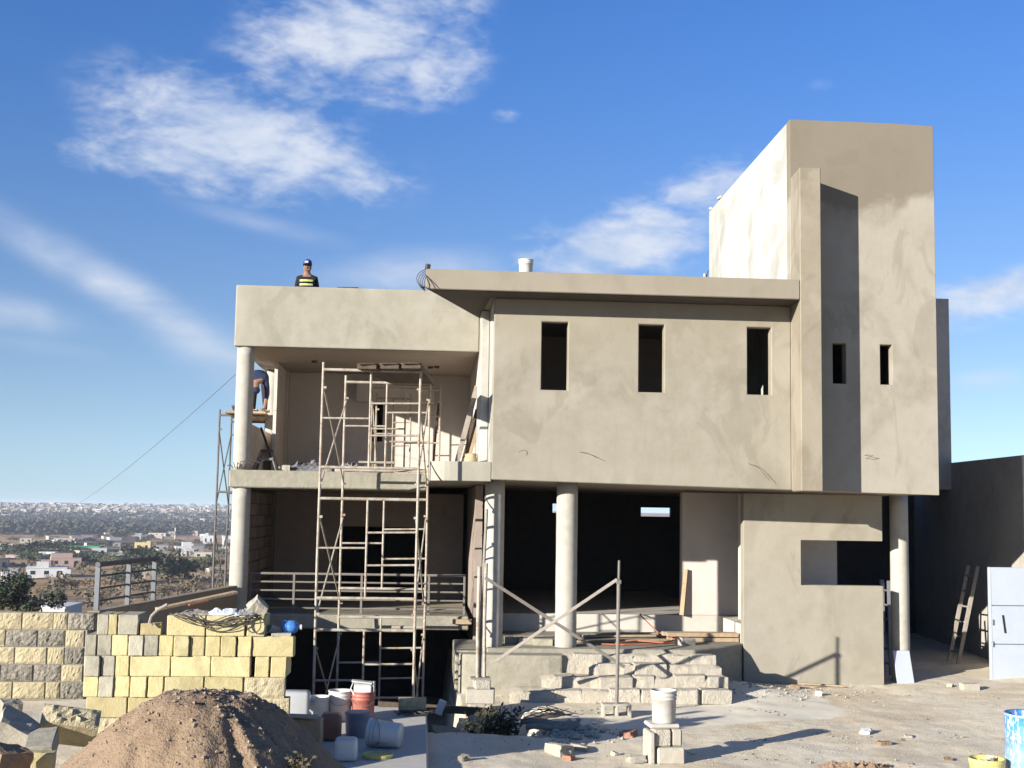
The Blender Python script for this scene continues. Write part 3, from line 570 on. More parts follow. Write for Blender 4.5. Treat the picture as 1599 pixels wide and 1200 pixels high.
# blocks lying on and by the stack
a = at(732/K, 900+272/K, -6.85); inst('concrete_block', BLK_L, (a[0], -6.9, 1.43), (0, 0, .1), (.5, 1, .6), None, 'small broken yellow block lying in the dark gap of the top course', 'block', 'blocks in the loose block stack')
def chunk(name, c, size, rot, mat, label, cat, seed=0, amp=.12, group=None):
    bm = bmesh.new(); bmesh.ops.create_cube(bm, size=1); bmesh.ops.subdivide_edges(bm, edges=bm.edges, cuts=3, use_grid_fill=True)
    for v in bm.verts:
        p = v.co.copy(); n = Vector((fbm(p*1.7+Vector((seed, 0, 0))), fbm(p*1.7+Vector((0, seed, 5))), fbm(p*1.7+Vector((3, 0, seed)))))
        v.co = p*(1-.16*max(0, p.length-.6))+n*amp
    me = bpy.data.meshes.new(name); bm.to_mesh(me); bm.free(); me.materials.append(mat)
    return inst(name, me, c, rot, size, None, label, cat, group)
a = at(402, 952, -6.85); chunk('concrete_chunk', (a[0], -6.85, 1.70), (.17, .15, .17), (.3, .7, .4), CBL, 'pale wedge of broken concrete perched on the right end of the block stack', 'rubble', 3)
a = at(430, 985, -6.85); chunk('concrete_chunk', (a[0], -6.8, 1.47), (.16, .12, .08), (.1, .4, .4), CBL, 'thin grey stone beside the blue jug on the block stack', 'rubble', 4)
a = at(440, 991, -6.9); MB().obox((a[0], -6.93, 1.445), (.2, .1, .03), (0, 0, .1)).build('tile_piece', CBL, None, 'flat pale tile piece under the blue jug', 'tile', bevel=.004)
# blue jug
j = empty('water_jug', (at(453, 985, -6.85)[0], -6.8, 1.44), 'small blue plastic jug lying at the right end of the block stack', 'jug')
c = WL[j]; R90 = Matrix.Rotation(math.pi/2, 3, 'Y')
MB().lathe(c+Vector((-.085, 0, .068)), [(.001, 0), (.055, .0), (.067, .012), (.068, .05), (.064, .056), (.068, .062), (.068, .12), (.05, .15), (.024, .165), (.024, .185), (.001, .186)], 20, R90).build('body', PBLU, j, smooth=True)
MB().lathe(c+Vector((.095, 0, .068)), [(.001, 0), (.028, 0), (.028, .02), (.001, .02)], 14, R90).build('cap', PWHT, j)
# board, cables, rag, tarp on the stack
p, q = at(243, 955, -6.95), at(368, 935, -6.6); MB().bar((p[0], -6.95, 1.68), (q[0], -6.5, 1.83), .1, .03).build('board', WOOD, None, 'pale pine board slanting across the top of the block stack', 'board', bevel=.004)
p, q = at(290, 946, -6.7), at(322, 940, -6.6); MB().bar((p[0], -6.55, 1.70), (q[0], -6.45, 1.74), .05, .03).build('red_strip', REDC, None, 'short red strip behind the pale board on the stack', 'strip', bevel=.005)
def crumple(name, c, sx, sy, sz, mat, label, cat, seed=1, n=16, parent=None):
    V = [(c[0]+(i/n-.5)*sx, c[1]+(k/n-.5)*sy, c[2]+sz*max(0, (1-(2*i/n-1)**4)*(1-(2*k/n-1)**4))*(.45+.75*abs(fbm((i*.28+seed, k*.28, seed), 1, 4)))) for k in range(n+1) for i in range(n+1)]
    b = MB().add(V, [(k*(n+1)+i, k*(n+1)+i+1, (k+1)*(n+1)+i+1, (k+1)*(n+1)+i) for k in range(n) for i in range(n)])
    return b.build(name, mat, parent, label, cat)
a = at(350, 950, -6.9); crumple('rag', (a[0], -6.85, 1.625), .36, .2, .085, RAG, 'pale blue grey rag crumpled on top of the stack', 'cloth', 3)
a = at(302, 958, -6.9); crumple('sacking', (a[0], -6.85, 1.625), .42, .22, .05, WOODG, 'brown sacking laid over the top of the stack', 'sack', 6)
a = at(385, 953, -6.9); crumple('tarp_scrap', (a[0], -6.86, 1.63), .2, .16, .08, TARP, 'dark crumpled tarp scrap beside the concrete wedge', 'tarp', 9)
cab = MB()
for k in range(9):
    xa, xb = X7(rng.uniform(800, 950)), X7(rng.uniform(1120, 1265)); sag = rng.uniform(.04, .18); yy = -7.03-rng.uniform(0, .05)
    cab.tube([(xa+(xb-xa)*t, yy+.06*(abs(t-.5) > .46), 1.64-sag*4*t*(1-t)+.015*math.sin(9*t+k)) for t in np.linspace(0, 1, 14)], .0055, 5)
th = np.linspace(0, 4*math.pi, 30); cab.tube([(X7(1225)+.07*math.cos(t), -7.03-.002*t, 1.55+.08*math.sin(t)) for t in th], .005, 5)
cab.build('cable_tangle', WIRE, None, 'tangle of thin brown cable hanging over the front of the block stack', 'cable')
hook = [at(x, y, -7.02) for x, y in [(262, 943), (246, 952), (236, 962), (233, 972), (238, 977)]]
MB().tube(hook, .016, 7).build('bent_pipe', WOODG, None, 'short bent grey pipe hooked over the stack beside the board', 'pipe')

# the stack stands a little farther back than its first measured plane
for o in [o for o in C.objects if o not in SET0 and o.parent is None]:
    f = 13.2/12.8; o.location.x *= f; o.location.y += .4; o.location.z = 2.7-(2.7-o.location.z)*f+(.0)
    if o.name.startswith('concrete_block'): o.scale = [v*f for v in o.scale]
    WL[o] = o.location.copy()
# ------------------------------------------------------------------ soil heap
HXC = at(322, 1100, -10.1)[0]
hp = empty('soil_heap', (HXC, -10.1, .1), 'large heap of brown soil in front of the block stack', 'soil heap')
HX, HY_ = at(322, 1100, -10.1)[0], -10.1
def heap(x, y):
    dx, dy = x-HX, y-HY_; th_ = math.atan2(dy, dx); r = math.hypot(dx, dy)
    r *= 1+.11*fbm((math.cos(th_)*1.3, math.sin(th_)*1.3, 4)); u = r-.40
    z = 1.36-.93*(math.sqrt(u*u+.035)+u)/2
    z += .05*fbm((dx*2, dy*2, 2), 1, 4)*min(1, r+.3)+.02*fbm((dx*8, dy*8, 6), 1, 4)+.008*fbm((dx*26, dy*26, 3), 1, 2)
    if dx > .2: z -= .06*abs(fbm((th_*5, .3*r, 8), 1, 3))        # runnels on the far side
    return max(z, -.1)
n = 190; V = []
for k in range(n+1):
    for i in range(n+1):
        x, y = HX+(i/n-.5)*4.9, HY_+(k/n-.5)*4.6; V.append((x, y, heap(x, y)))
MB().add(V, [(k*(n+1)+i, k*(n+1)+i+1, (k+1)*(n+1)+i+1, (k+1)*(n+1)+i) for k in range(n) for i in range(n)]).build('mound', PILE, hp, smooth=True)
OCT = [(1, 0, 0), (-1, 0, 0), (0, 1, 0), (0, -1, 0), (0, 0, 1), (0, 0, -1)]; OF = [(0, 2, 4), (2, 1, 4), (1, 3, 4), (3, 0, 4), (2, 0, 5), (1, 2, 5), (3, 1, 5), (0, 3, 5)]
def pebbles(fn, cnt, smin, smax, hf, sink=.3):
    b = MB()
    for _ in range(cnt):
        x, y = fn(); s_ = smin+(smax-smin)*rng.random()**4; a_ = rng.uniform(0, 6.28); ca_, sa_ = math.cos(a_), math.sin(a_)
        vv = []
        for px_, py_, pz_ in OCT:
            k1, k2, k3 = (s_*rng.uniform(.55, 1.25) for _ in range(3)); u, v_ = px_*k1, py_*k2
            vv.append((x+u*ca_-v_*sa_, y+u*sa_+v_*ca_, hf(x, y)+s_*(1-sink)*.5+pz_*k3*.7))
        b.add(vv, OF)
    return b
pebbles(lambda: (HX+rng.gauss(0, .62), HY_-.25+rng.gauss(0, .62)), 1300, .004, .026, heap).build('clods', material('pale_clod', (.44, .34, .24), (.33, .24, .16), bump=.5), hp, kind='stuff')

# ------------------------------------------------------------------ rubble at the lower left
def zl(x, y): return g(x, y)
RB = [('concrete_chunk', (20, 1150), -8.2, (.34, .26, .34), (.5, .5, .3), CBL, 'large tilted grey concrete chunk at the left picture edge', 2),
      ('concrete_chunk', (16, 1108), -7.6, (.17, .16, .15), (.1, .1, .5), SLABM, 'small dark grey block fragment behind the tilted concrete chunk', 8),
      ('concrete_chunk', (10, 1188), -9.2, (.3, .26, .2), (.2, .1, .9), PILE, 'dark earthy lump under the tilted concrete chunk', 5)]
for nm, (px, py), Y, sz, rt, mt, lb, sd_ in RB:
    a = at(px, py, Y); chunk(nm, a, sz, rt, mt, lb, 'rubble', sd_, .10)
a = at(103, 1136, -8.0); inst('concrete_block', rough_block(31, .5, .3, .2, YSP, .03), (a[0], -7.95, a[2]-.08), (-.75, .16, .25), (1, 1, 1), None, 'big broken yellow split face block leaning against the soil heap', 'block')
a = at(58, 1160, -8.5); inst('concrete_block', HG, (a[0], -8.35, a[2]-.12), (.25, -.05, .15), (1.6, 1, .8), None, 'shaded smooth block below the tilted concrete chunk', 'block')
a = at(50, 1195, -8.9); inst('concrete_block', BLK_L, (a[0], -8.8, a[2]-.1), (0, .03, .12), (.75, 1, 1), None, 'yellow block lying lowest at the left beside the soil heap', 'block')
a = at(85, 1119, -6); MB().obox((a[0]+.05, -5.6, g(-4, -5.6)+.03), (.42, .3, .035), (0, 0, .1)).build('slab_piece', CONC, None, 'thin pale slab piece lying flat before the split block wall', 'slab', bevel=.005)
a = at(120, 1120, -6.2); MB().obox((a[0], -5.9, g(a[0], -5.9)+.05), (.5, .05, .025), (0, .05, .9)).build('batten', WOODG, None, 'short grey batten on the ground by the stack foot', 'batten')
a = at(35, 1117, -6.2)
for k in range(3): chunk('stone', (a[0]+.05+.07*k, -6.4+.04*k, g(-4, -6.4)+.02), (.06, .05, .045), (.2*k, .3, k), CBL, 'small pale stone by the dark block fragment near the split block wall', 'stone', 20+k, .1, 'small stones by the split block wall')

# ------------------------------------------------------------------ buckets, jugs, drums
def bucket(loc, label, mat, h=.37, r=.15, rt=.13, rot=None, handle=True, inside=None, band=None, cat='bucket'):
    e = empty('bucket', loc, label, cat); c = Vector(loc); R = rot or Matrix.Identity(3)
    prof = [(.001, .0), (rt, 0), (rt+.004, .01), (r-.006, h*.72), (r+.002, h*.73), (r+.002, h*.745), (r-.004, h*.755), (r-.003, h*.83), (r+.004, h*.84), (r+.004, h*.855), (r-.002, h*.865), (r, h*.96), (r+.006, h*.965), (r+.006, h), (r-.008, h), (r-.012, h*.9), (rt-.008, .012), (.001, .01)]
    body = MB().lathe(c, prof, 32, R).build('body', mat, e, smooth=True, weld=True)
    if handle:
        pts = [c+R @ Vector((r*1.03*math.cos(t), r*.28*math.sin(t)*1.0-r*.9*0, h*.86-r*.95*math.sin(t))) for t in np.linspace(0, math.pi, 16)]
        pts = [c+R @ Vector((math.cos(t)*(r+.008), -math.sin(t)*(r+.012), h*.84-.11*math.sin(t))) for t in np.linspace(0, math.pi, 18)]
        MB().tube(pts, .0035, 5).build('handle', GALV, body)
    if band:
        pr = [(r*.93+.0035+(r-rt)*.05, h*.30), (r*.965+.004, h*.62)]
        m_ = MB(); n_ = 14
        for zz in (0, 1):
            rr_ = rt+(r-rt)*((.30, .64)[zz])/.73+.006
            for k in range(n_+1):
                t = band[0]+(band[1]-band[0])*k/n_; m_.v.append(tuple(c+R @ Vector((rr_*math.cos(t), rr_*math.sin(t), h*(.30, .64)[zz]))))
        m_.f = [(k, k+1, n_+2+k, n_+1+k) for k in range(n_)]; m_.build('printed_label', band[2], body)
    return e
zp = .031
b = at(531, 1108, -3.3); bucket((b[0], -3.3, zp), 'cream plastic bucket standing upright left of the red bucket', PWHT)
b = at(567, 1108, -3.35); bucket((b[0], -3.35, zp), 'faded red plastic bucket standing on the path', PRED)
rb = (b[0], -3.35, zp)
cn = empty('container', (rb[0]-.01, -3.36, .36), 'white carton like container upended in the red bucket', 'container')
MB().prism([(rb[0]-.12, -3.44), (rb[0]+.10, -3.44), (rb[0]+.10, -3.28), (rb[0]-.12, -3.28)], .355, lambda x, y: .47 if y < -3.4 else .52).build('body', PWHT, cn, bevel=.012, seg=2)
MB().bar((rb[0]-.15, -3.36, .53), (rb[0]+.11, -3.36, .50), .15, .02).build('lid', PWHT, cn, bevel=.006)
MB().tube([(rb[0]-.11, -3.45, .36), (rb[0]-.16, -3.42, .44), (rb[0]-.13, -3.38, .51)], .008, 6).build('strap', PWHT, cn)
MB().lathe((rb[0]+.13, -3.4, .40), [(.001, 0), (.018, 0), (.018, .13), (.001, .13)], 8).build('stick', GALV, cn)
# bucket lying on its side, mouth to the left
b = at(597, 1168, -5.25); R = Matrix.Rotation(math.radians(-84), 3, 'Y') @ Matrix.Identity(3)
R = Matrix.Rotation(math.radians(-14), 3, 'Z') @ Matrix.Rotation(math.radians(-86), 3, 'Y')
lb_ = bucket((b[0]+.20, -5.2, zp+.138), 'white bucket with blue print lying on its side on the path', PWHT, rot=R, band=(2.0, 4.2, RAG))
c = WL[lb_]
for k, (z0_, t0_, t1_) in enumerate([(.15, 2.4, 3.0), (.20, 2.2, 3.2), (.12, 3.0, 3.5), (.235, 2.5, 2.9)]):
    pts = [Vector(c)+R @ Vector(((.143+.0*z0_)*math.cos(t), (.143)*math.sin(t), z0_+.03*math.sin(3*t))) for t in np.linspace(t0_, t1_, 12)]
    MB().tube(pts, .0045, 4).build('blue_print', BLUP, lb_)
b = at(574, 1180, -5.9); MB().lathe((b[0]+.1, -5.72, zp), [(.001, 0), (.165, 0), (.17, .012), (.17, .035), (.155, .04), (.15, .025), (.001, .022)], 32).build('plastic_disc', PYEL, None, 'flat yellow bucket lid under the mouth of the lying bucket', 'lid', smooth=False)
def jerry(loc, L, D, H, mat, label, rotz=0., spout=True, rx=0., cat='jug', ry=0.):
    e = empty('jerry_can', loc, label, cat); M_ = Matrix.Translation(loc) @ Matrix.Rotation(rotz, 4, 'Z') @ Matrix.Rotation(ry, 4, 'Y')
    b_ = MB().box(-L/2, L/2, -D/2, D/2, 0, H); b_.v = [tuple(M_ @ Vector(p)) for p in b_.v]; b_.build('body', mat, e, bevel=min(L, D, H)*.22, seg=4, smooth=True)
    if spout:
        s_ = MB().lathe((0, 0, 0), [(.001, 0), (.03, 0), (.03, .05), (.001, .05)], 14); s_.v = [tuple(M_ @ (Vector(p)+Vector((L*.28, 0, H-.01)))) for p in s_.v]; s_.build('cap', mat, e)
        h_ = MB().tube([M_ @ Vector(p) for p in [(-L*.35, 0, H-.01), (-L*.33, 0, H+.05), (L*.02, 0, H+.055), (L*.1, 0, H-.005)]], .013, 8); h_.build('handle', mat, e)
    return e
b = at(467, 1085, -3.6); jerry((b[0]-.02, -3.7, .09), .34, .24, .36, material('clear_plastic', (.46, .46, .45), (.40, .40, .38), coord='obj', rough=.35, bump=.05, spec=.5), 'big translucent white water jug beside the end of the stack', ry=0., spout=False)
c = Vector((b[0]+.15, -3.7, .30)); jg = bpy.data.objects[-1] if False else None
jj = [o for o in C.objects if o.name.startswith('jerry_can')][-1]
MB().lathe(c, [(.001, 0), (.035, 0), (.035, .06), (.001, .06)], 14, R90).build('cap', MATS['clear_plastic'], jj)
MB().tube([(b[0]+.1, -3.78, .12), (b[0]+.19, -3.78, .13), (b[0]+.19, -3.78, .2), (b[0]+.13, -3.78, .24)], .016, 8).build('handle', MATS['clear_plastic'], jj)
b = at(499, 1090, -3.3); bk_ = empty('tub', (b[0], -3.35, zp), 'low cream plastic tub between the water jug and cream bucket', 'tub')
MB().lathe((b[0], -3.35, zp), [(.001, 0), (.12, 0), (.135, .27), (.142, .272), (.142, .30), (.13, .30), (.11, .02), (.001, .02)], 28).build('body', PWHT, bk_, smooth=False)
b = at(518, 1125, -4.6); jerry((b[0], -4.7, zp), .24, .24, .31, PORG, 'brown amber plastic can in the shade of the soil heap', spout=False)
b = at(555, 1125, -4.5); e = empty('tub', (b[0]+.03, -4.45, zp), 'grey round plastic tub in shade in front of the red bucket', 'tub')
MB().lathe((b[0]+.03, -4.45, zp), [(.001, 0), (.14, 0), (.155, .25), (.16, .252), (.16, .275), (.15, .278), (.001, .262)], 30).build('body', PGRY, e)
MB().lathe((b[0]+.03, -4.45, zp+.262), [(.148, 0), (.148, .02), (.14, .024), (.001, .022)], 30).build('lid', PGRY, e)
b = at(590, 1128, -4.1); chunk('concrete_chunk', (b[0]+.02, -4.2, .1), (.3, .2, .17), (.1, .1, .3), CBL, 'grey shaded block beside the round grey tub on the path', 'rubble', 31, .06)
b = at(540, 1165, -6); jerry((b[0], -5.9, zp), .24, .20, .24, PWHT, 'white square plastic can lying in front at the foot of the heap', spout=False)
b = at(480, 1115, -5.4); bx_ = empty('cement_sack', (b[0], -5.4, zp), 'torn brown cardboard box of sacks beside the soil heap', 'box')
MB().prism([(b[0]-.2, -5.5), (b[0]+.14, -5.45), (b[0]+.16, -5.2), (b[0]-.2, -5.2)], .03, lambda x, y: .40-.25*max(0, x-b[0])).warp(lambda p: p+Vector((.02*fbm(p*6), .02*fbm(p*5), .03*fbm(p*4)))).build('body', WOOD, bx_, bevel=.01)
MB().bar((b[0]-.24, -5.48, .43), (b[0]+.12, -5.48, .42), .2, .012).build('flap', CBL, bx_)
# yellow split block, wires and plank by the pit edge
b = at(644, 1088, -2.9); inst('concrete_block', rough_block(41, .36, .15, .2, YSP, .014), (b[0], -2.75, .031), (0, 0, .03), (1, 1, 1), None, 'yellow split face block standing on the path at the pit edge', 'block')
wt_ = MB()
for k in range(8): wt_.tube([(b[0]+rng.uniform(-.2, .15), -2.88-rng.uniform(0, .15), .05+.03*rng.random()+.09*math.sin(3.1*t)*rng.random()) if False else (b[0]-.2+.45*t+.05*math.sin(5*t+k), -2.95+.08*math.cos(4*t+k), .045+.05*abs(math.sin(3*t+k))) for t in np.linspace(0, 1, 10)], .006, 5)
wt_.build('wire_tangle', WIRE, None, 'rusty wire tangle in front of the yellow block at the pit edge', 'wire')
p, q = at(590, 1104, -2.35), at(772, 1105, -2.35); MB().bar((p[0], -2.2, .055), (q[0]+.05, -2.3, -.02), .06, .1).build('plank', WOODD, None, 'long brown plank bridging the trench from path to block pier', 'plank', bevel=.004)
b = at(684, 1090, -2.4); jerry((b[0], -2.5, -.02), .1, .08, .2, PWHT, 'small white plastic bottle with wires right of the yellow block', spout=False, ry=.35)
MB().tube([(b[0]+.12+.07*math.cos(t), -2.5, .07+.1*math.sin(t)) for t in np.linspace(-1, 3.4, 14)], .006, 5).build('wire_loop', WIRE, None, 'thin wire loop beside the small white bottle', 'wire')
# half buried round stone in the trench
b = at(695, 1127, -2.9); chunk('boulder', (b[0], -2.75, -.35), (.42, .3, .36), (.2, .2, .3), SLABM, 'dark rounded boulder in the shaded trench', 'rock', 44, .12)
# concrete pier blocks under the pipes
pr = [(748, 1118, 0, .30, .2, CBL, 'white painted block at the bottom of the small block pier'), (750, 1090, 1, .40, .19, CBL, 'pale block on the block pier below the pipes'), (752, 1076, 2, .22, .1, STEPB, 'small top block of the pier carrying the pipes')]
zz = -.42
for k, (px, py, _, L, H, mt, lb) in enumerate(pr):
    X = at(px, py, -1.6)[0]; H = (.42, .2, .13)[k]; bmk = MB().box(-L/2, L/2, -.13, .13, 0, H).mesh('pier_block', mt, bevel=.012)
    inst('concrete_block', bmk, (X, -1.6, zz), (0, 0, (.05, -.08, .1)[k]), (1, 1, 1), None, lb, 'block', 'blocks of the small pier'); zz += H+.002
PIER_TOP = zz
MB().box(X-.16, X+.12, -1.73, -1.48, zz, zz+.02).build('board', WOODG, None, 'thin board on the pier under the pipes', 'board'); PIER_TOP += .02
# ------------------------------------------------------------------ scaffolding
def frame(parent, L, R_, z0, mat, H=1.95, low=.47, rung=True, r=.021):
    L, R_ = Vector((L[0], L[1], 0)), Vector((R_[0], R_[1], 0)); Z = lambda v: Vector((0, 0, v)); mid = L.lerp(R_, .49)
    jig = lambda: Vector((rng.uniform(-.006, .006), rng.uniform(-.006, .006), 0)); fm = MB()
    for e in (L, R_): fm.tube([e+Z(z0), e+jig()+Z(z0+H*.5), e+Z(z0+H+.11)], r, 9)
    fm.tube([L+Z(z0+H), R_+Z(z0+H)], r*1.08, 9)
    parent = fm.build('frame', mat, parent)
    MB().tube([L+Z(z0+low), R_+Z(z0+low)], r*1.08, 9).build('cross_beam', mat, parent)
    if rung:
        MB().tube([mid+Z(z0+low), mid+Z(z0+H)], r*.8, 8).build('inner_post', mat, parent)
        h = H-low
        MB().tube([L+Z(z0+low+h*.50), mid+Z(z0+low+h*.505)], r*.75, 8).build('rung', mat, parent)
        for f in (.66, .33): MB().tube([mid+Z(z0+low+h*f), R_+Z(z0+low+h*(f+.01))], r*.75, 8).build('rung', mat, parent)
    for e in (L, R_):
        for f in (.12, .86):
            d = (R_-L).normalized()*(1 if e is L else -1)
            MB().obox(e+d*.03+Z(z0+H*f), (.05, .03, .035)).build('brace_lock', mat, parent)
def cross(parent, A, B, z0, z1, mat, r=.013):
    A, B = Vector((A[0], A[1], 0)), Vector((B[0], B[1], 0)); Z = lambda v: Vector((0, 0, v))
    MB().tube([A+Z(z1), B+Z(z0)], r, 7).build('brace', mat, parent); MB().tube([A+Z(z0), B+Z(z1)], r, 7).build('brace', mat, parent)
AL, AR = (at(498, 800, -.5)[0], -.5), (at(652, 800, -.5)[0], -.5)
BL, BR = (at(534, 800, 1.55)[0], 1.55), (at(667, 800, 1.55)[0], 1.55)
sc = empty('scaffold_tower', (-.7, .5, -1.05), 'tall cream painted scaffold tower three frames high rising from the pit', 'scaffold')
for z0 in (-1.06, .89, 2.84):
    H = 1.95; frame(sc, AL, AR, z0, STEEL, H); frame(sc, BL, BR, z0+.02, STEEL, H)
    cross(sc, (AL[0]+.02, AL[1]), (BL[0]+.02, BL[1]), z0+.25, z0+1.65, STEEL); cross(sc, (AR[0]-.02, AR[1]), (BR[0]-.02, BR[1]), z0+.25, z0+1.65, STEEL)
for e in (AL, AR, BL, BR): MB().box(e[0]-.06, e[0]+.06, e[1]-.06, e[1]+.06, -1.08, -1.055).build('base_plate', STEEL, sc)
CL, CR = (at(579, 700, 4.4)[0], 4.4), (at(686, 700, 4.4)[0], 4.4)
s2 = empty('trestle_scaffold', (CL[0]+.6, 4.4, 3.32), 'single cream scaffold frame with rungs standing on the upper floor', 'scaffold')
frame(s2, CL, CR, 3.32, STEEL, 1.66, .12, True)
DL, DR = (at(586, 700, 5.3)[0], 5.3), (at(640, 700, 5.3)[0], 5.3)
frame(s2, DL, DR, 3.32, STEEL, 1.55, .15, True, .018)
MB().tube([(CR[0]-.03, 4.4, 4.75), (CR[0]-.12, 5.0, 3.34)], .02, 7).build('brace', WOODD, s2); MB().tube([(CL[0]+.02, 4.4, 4.7), (CL[0]+.1, 5.2, 3.34)], .016, 7).build('brace', STEEL, s2)
# platform boards on the tower
pz = 2.84+1.95+.035
for k, (p0, p1) in enumerate([((557, 566), (625, 600)), ((592, 566), (645, 598)), ((626, 566), (662, 600))]):
    a_, b_ = at(p0[0]+16, p0[1], -.75), at(p1[0]+4, p1[1], 1.9)
    e = empty('scaffold_board', (a_[0], -.75, pz), ('left', 'middle', 'right')[k]+'most dark weathered board of the scaffold platform', 'board', 'boards of the scaffold platform')
    MB().bar((a_[0], -.78, pz+.012*k), (b_[0], 1.95, pz+.03), .30, .09).build('board', WOODD, e, bevel=.008)
    MB().bar((a_[0]-.12, -.80, pz+.012*k+.03), (a_[0]+.12, -.80, pz+.012*k+.035), .04, .02).build('end_cleat', WOODD, e)
# scaffold outside on the left
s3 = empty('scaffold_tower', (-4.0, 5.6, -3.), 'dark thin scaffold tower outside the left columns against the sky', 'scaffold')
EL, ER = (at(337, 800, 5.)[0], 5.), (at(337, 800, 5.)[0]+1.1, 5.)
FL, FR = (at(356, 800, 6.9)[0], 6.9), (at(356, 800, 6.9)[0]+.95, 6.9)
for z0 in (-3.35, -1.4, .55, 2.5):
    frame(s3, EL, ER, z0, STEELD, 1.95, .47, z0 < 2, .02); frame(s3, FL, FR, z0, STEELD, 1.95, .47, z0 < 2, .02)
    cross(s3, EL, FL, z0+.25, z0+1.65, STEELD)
for k in range(3):
    MB().bar((EL[0]+.25+.27*k, 4.75, 4.50), (FL[0]+.22+.25*k, 7.0, 4.50), .24, .045).build('scaffold_board', WOOD, None, ('outer', 'middle', 'inner')[k]+' tan board of the platform under the bending worker', 'board', 'boards under the bending worker', bevel=.005)
# pipes on the pier and the prop with its crossed braces
PX = at(756, 950, -1.6)[0]
for k, (dx, zt, lean, mt) in enumerate([(-.075, 1.9, 0, STEEL), (.02, 1.95, .0, STEEL), (-.045, 2.72, .06, WOODG)]):
    MB().tube([(PX+dx, -1.6+.03*k, PIER_TOP), (PX+dx+lean*.5-.01, -1.6+.03*k, PIER_TOP+(zt-PIER_TOP)*.5), (PX+dx+lean, -1.55, zt)], .027 if k < 2 else .022, 9).build('upright_pipe', mt, None, ['left shorter pipe standing on the small block pier', 'right shorter pipe standing on the small block pier', 'tallest thin leaning pole behind the pipes on the pier'][k], 'pipe', 'pipes standing on the pier')
cb = MB(); cb.holed(-.20, .20, 0, .19, -.095, .095, [(-.165, -.018, .03, .16), (.018, .165, .03, .16)]); a_ = at(962, 1112, -1.95)
inst('cinder_block', cb.mesh('cinder_block', CBL, bevel=.004), (a_[0], -1.95, g(a_[0], -1.95)-.005), (0, 0, .04), (1, 1, 1), None, 'pale cinder block with two holes under the slender prop', 'block')
PZ = g(a_[0], -1.95)+.18; pxx = at(965, 980, -1.95)[0]
pp = empty('prop', (pxx, -1.95, PZ), 'slender pale prop pole standing on the cinder block', 'prop')
MB().tube([(pxx-.01, -1.95, PZ+.003), (pxx, -1.95, PZ+.9), (pxx+.005, -1.95, 1.72)], .027, 10).build('outer_tube', RAILM, pp)
MB().tube([(pxx+.005, -1.95, 1.70), (pxx+.01, -1.95, 2.03)], .018, 9).build('inner_tube', RAILM, pp)
MB().obox((pxx+.005, -1.95, 1.73), (.075, .06, .06)).build('collar', RAILM, pp, bevel=.01)
b1 = [at(757, 902, -1.62), at(868, 970, -1.3), at(975, 1042, -1.0)]; b2 = [at(964, 905, -1.97), at(866, 968, -1.75), at(772, 1034, -1.55)]
MB().bar(b1[0], b1[2], .035, .045).build('brace_board', WOODG, None, 'grey brace board falling from the pipes to the steps', 'brace', bevel=.004)
MB().bar(b2[0], b2[2], .035, .045).build('brace_board', WOODG, None, 'grey brace board falling from the prop towards the pier', 'brace', bevel=.004)

# ------------------------------------------------------------------ rough block steps before the porch
st = empty('porch_steps', (3.8, -.5, -.12), 'crumbling steps of rough blocks leading up to the porch', 'steps')
SB = [worn_block('step_block', .39, .3, .2, STEPB, 50+i) for i in range(4)]
for r, (y0, zt, xa, xb) in enumerate([(.02, .52, 2.3, 4.45), (-.22, .39, 2.75, 4.55), (-.50, .24, 2.0, 4.6), (-.80, .08, 1.5, 4.3)]):
    V = []; nx_ = 90
    for k_, (yy, zz_) in enumerate([(y0+.5, zt-.012), (y0+.0, zt-.02), (y0-.02, zt-.06), (y0-.05, zt-.35)]):
        for i_ in range(nx_+1): x_ = xa-.15+(xb-xa+.25)*i_/nx_; V.append((x_, yy+.035*fbm((x_*2.5, k_, r), 1, 4), zz_+.022*fbm((x_*3, k_*2, r+4), 1, 4)-.12*max(0, abs(2*i_/nx_-1)-.9)*10*.3))
    MB().add(V, [(k_*(nx_+1)+i_, (k_+1)*(nx_+1)+i_, (k_+1)*(nx_+1)+i_+1, k_*(nx_+1)+i_+1) for k_ in range(3) for i_ in range(nx_)]).build('mortar_bed', MATS['step_dirt'] if 'step_dirt' in MATS else material('step_dirt', (.62, .54, .41), (.54, .46, .34), (.66, .585, .46), s1=1.6, s2=9, bump=.8, bdist=.03), st, smooth=True)
    x = xa+rng.uniform(0, .1)
    while x < xb:
        L = rng.choice([.39, .39, .45, .5, .3])
        if rng.random() > .16: inst('block', SB[rng.randrange(4)], (x+L/2, y0+.10+rng.uniform(-.05, .05), zt-.2+rng.uniform(-.035, .012)), (rng.uniform(-.03, .03), rng.uniform(-.025, .025), rng.uniform(-.07, .07)), (L/.39, .9+.2*rng.random(), .95+.1*rng.random()), st)
        x += L+rng.uniform(.0, .05)
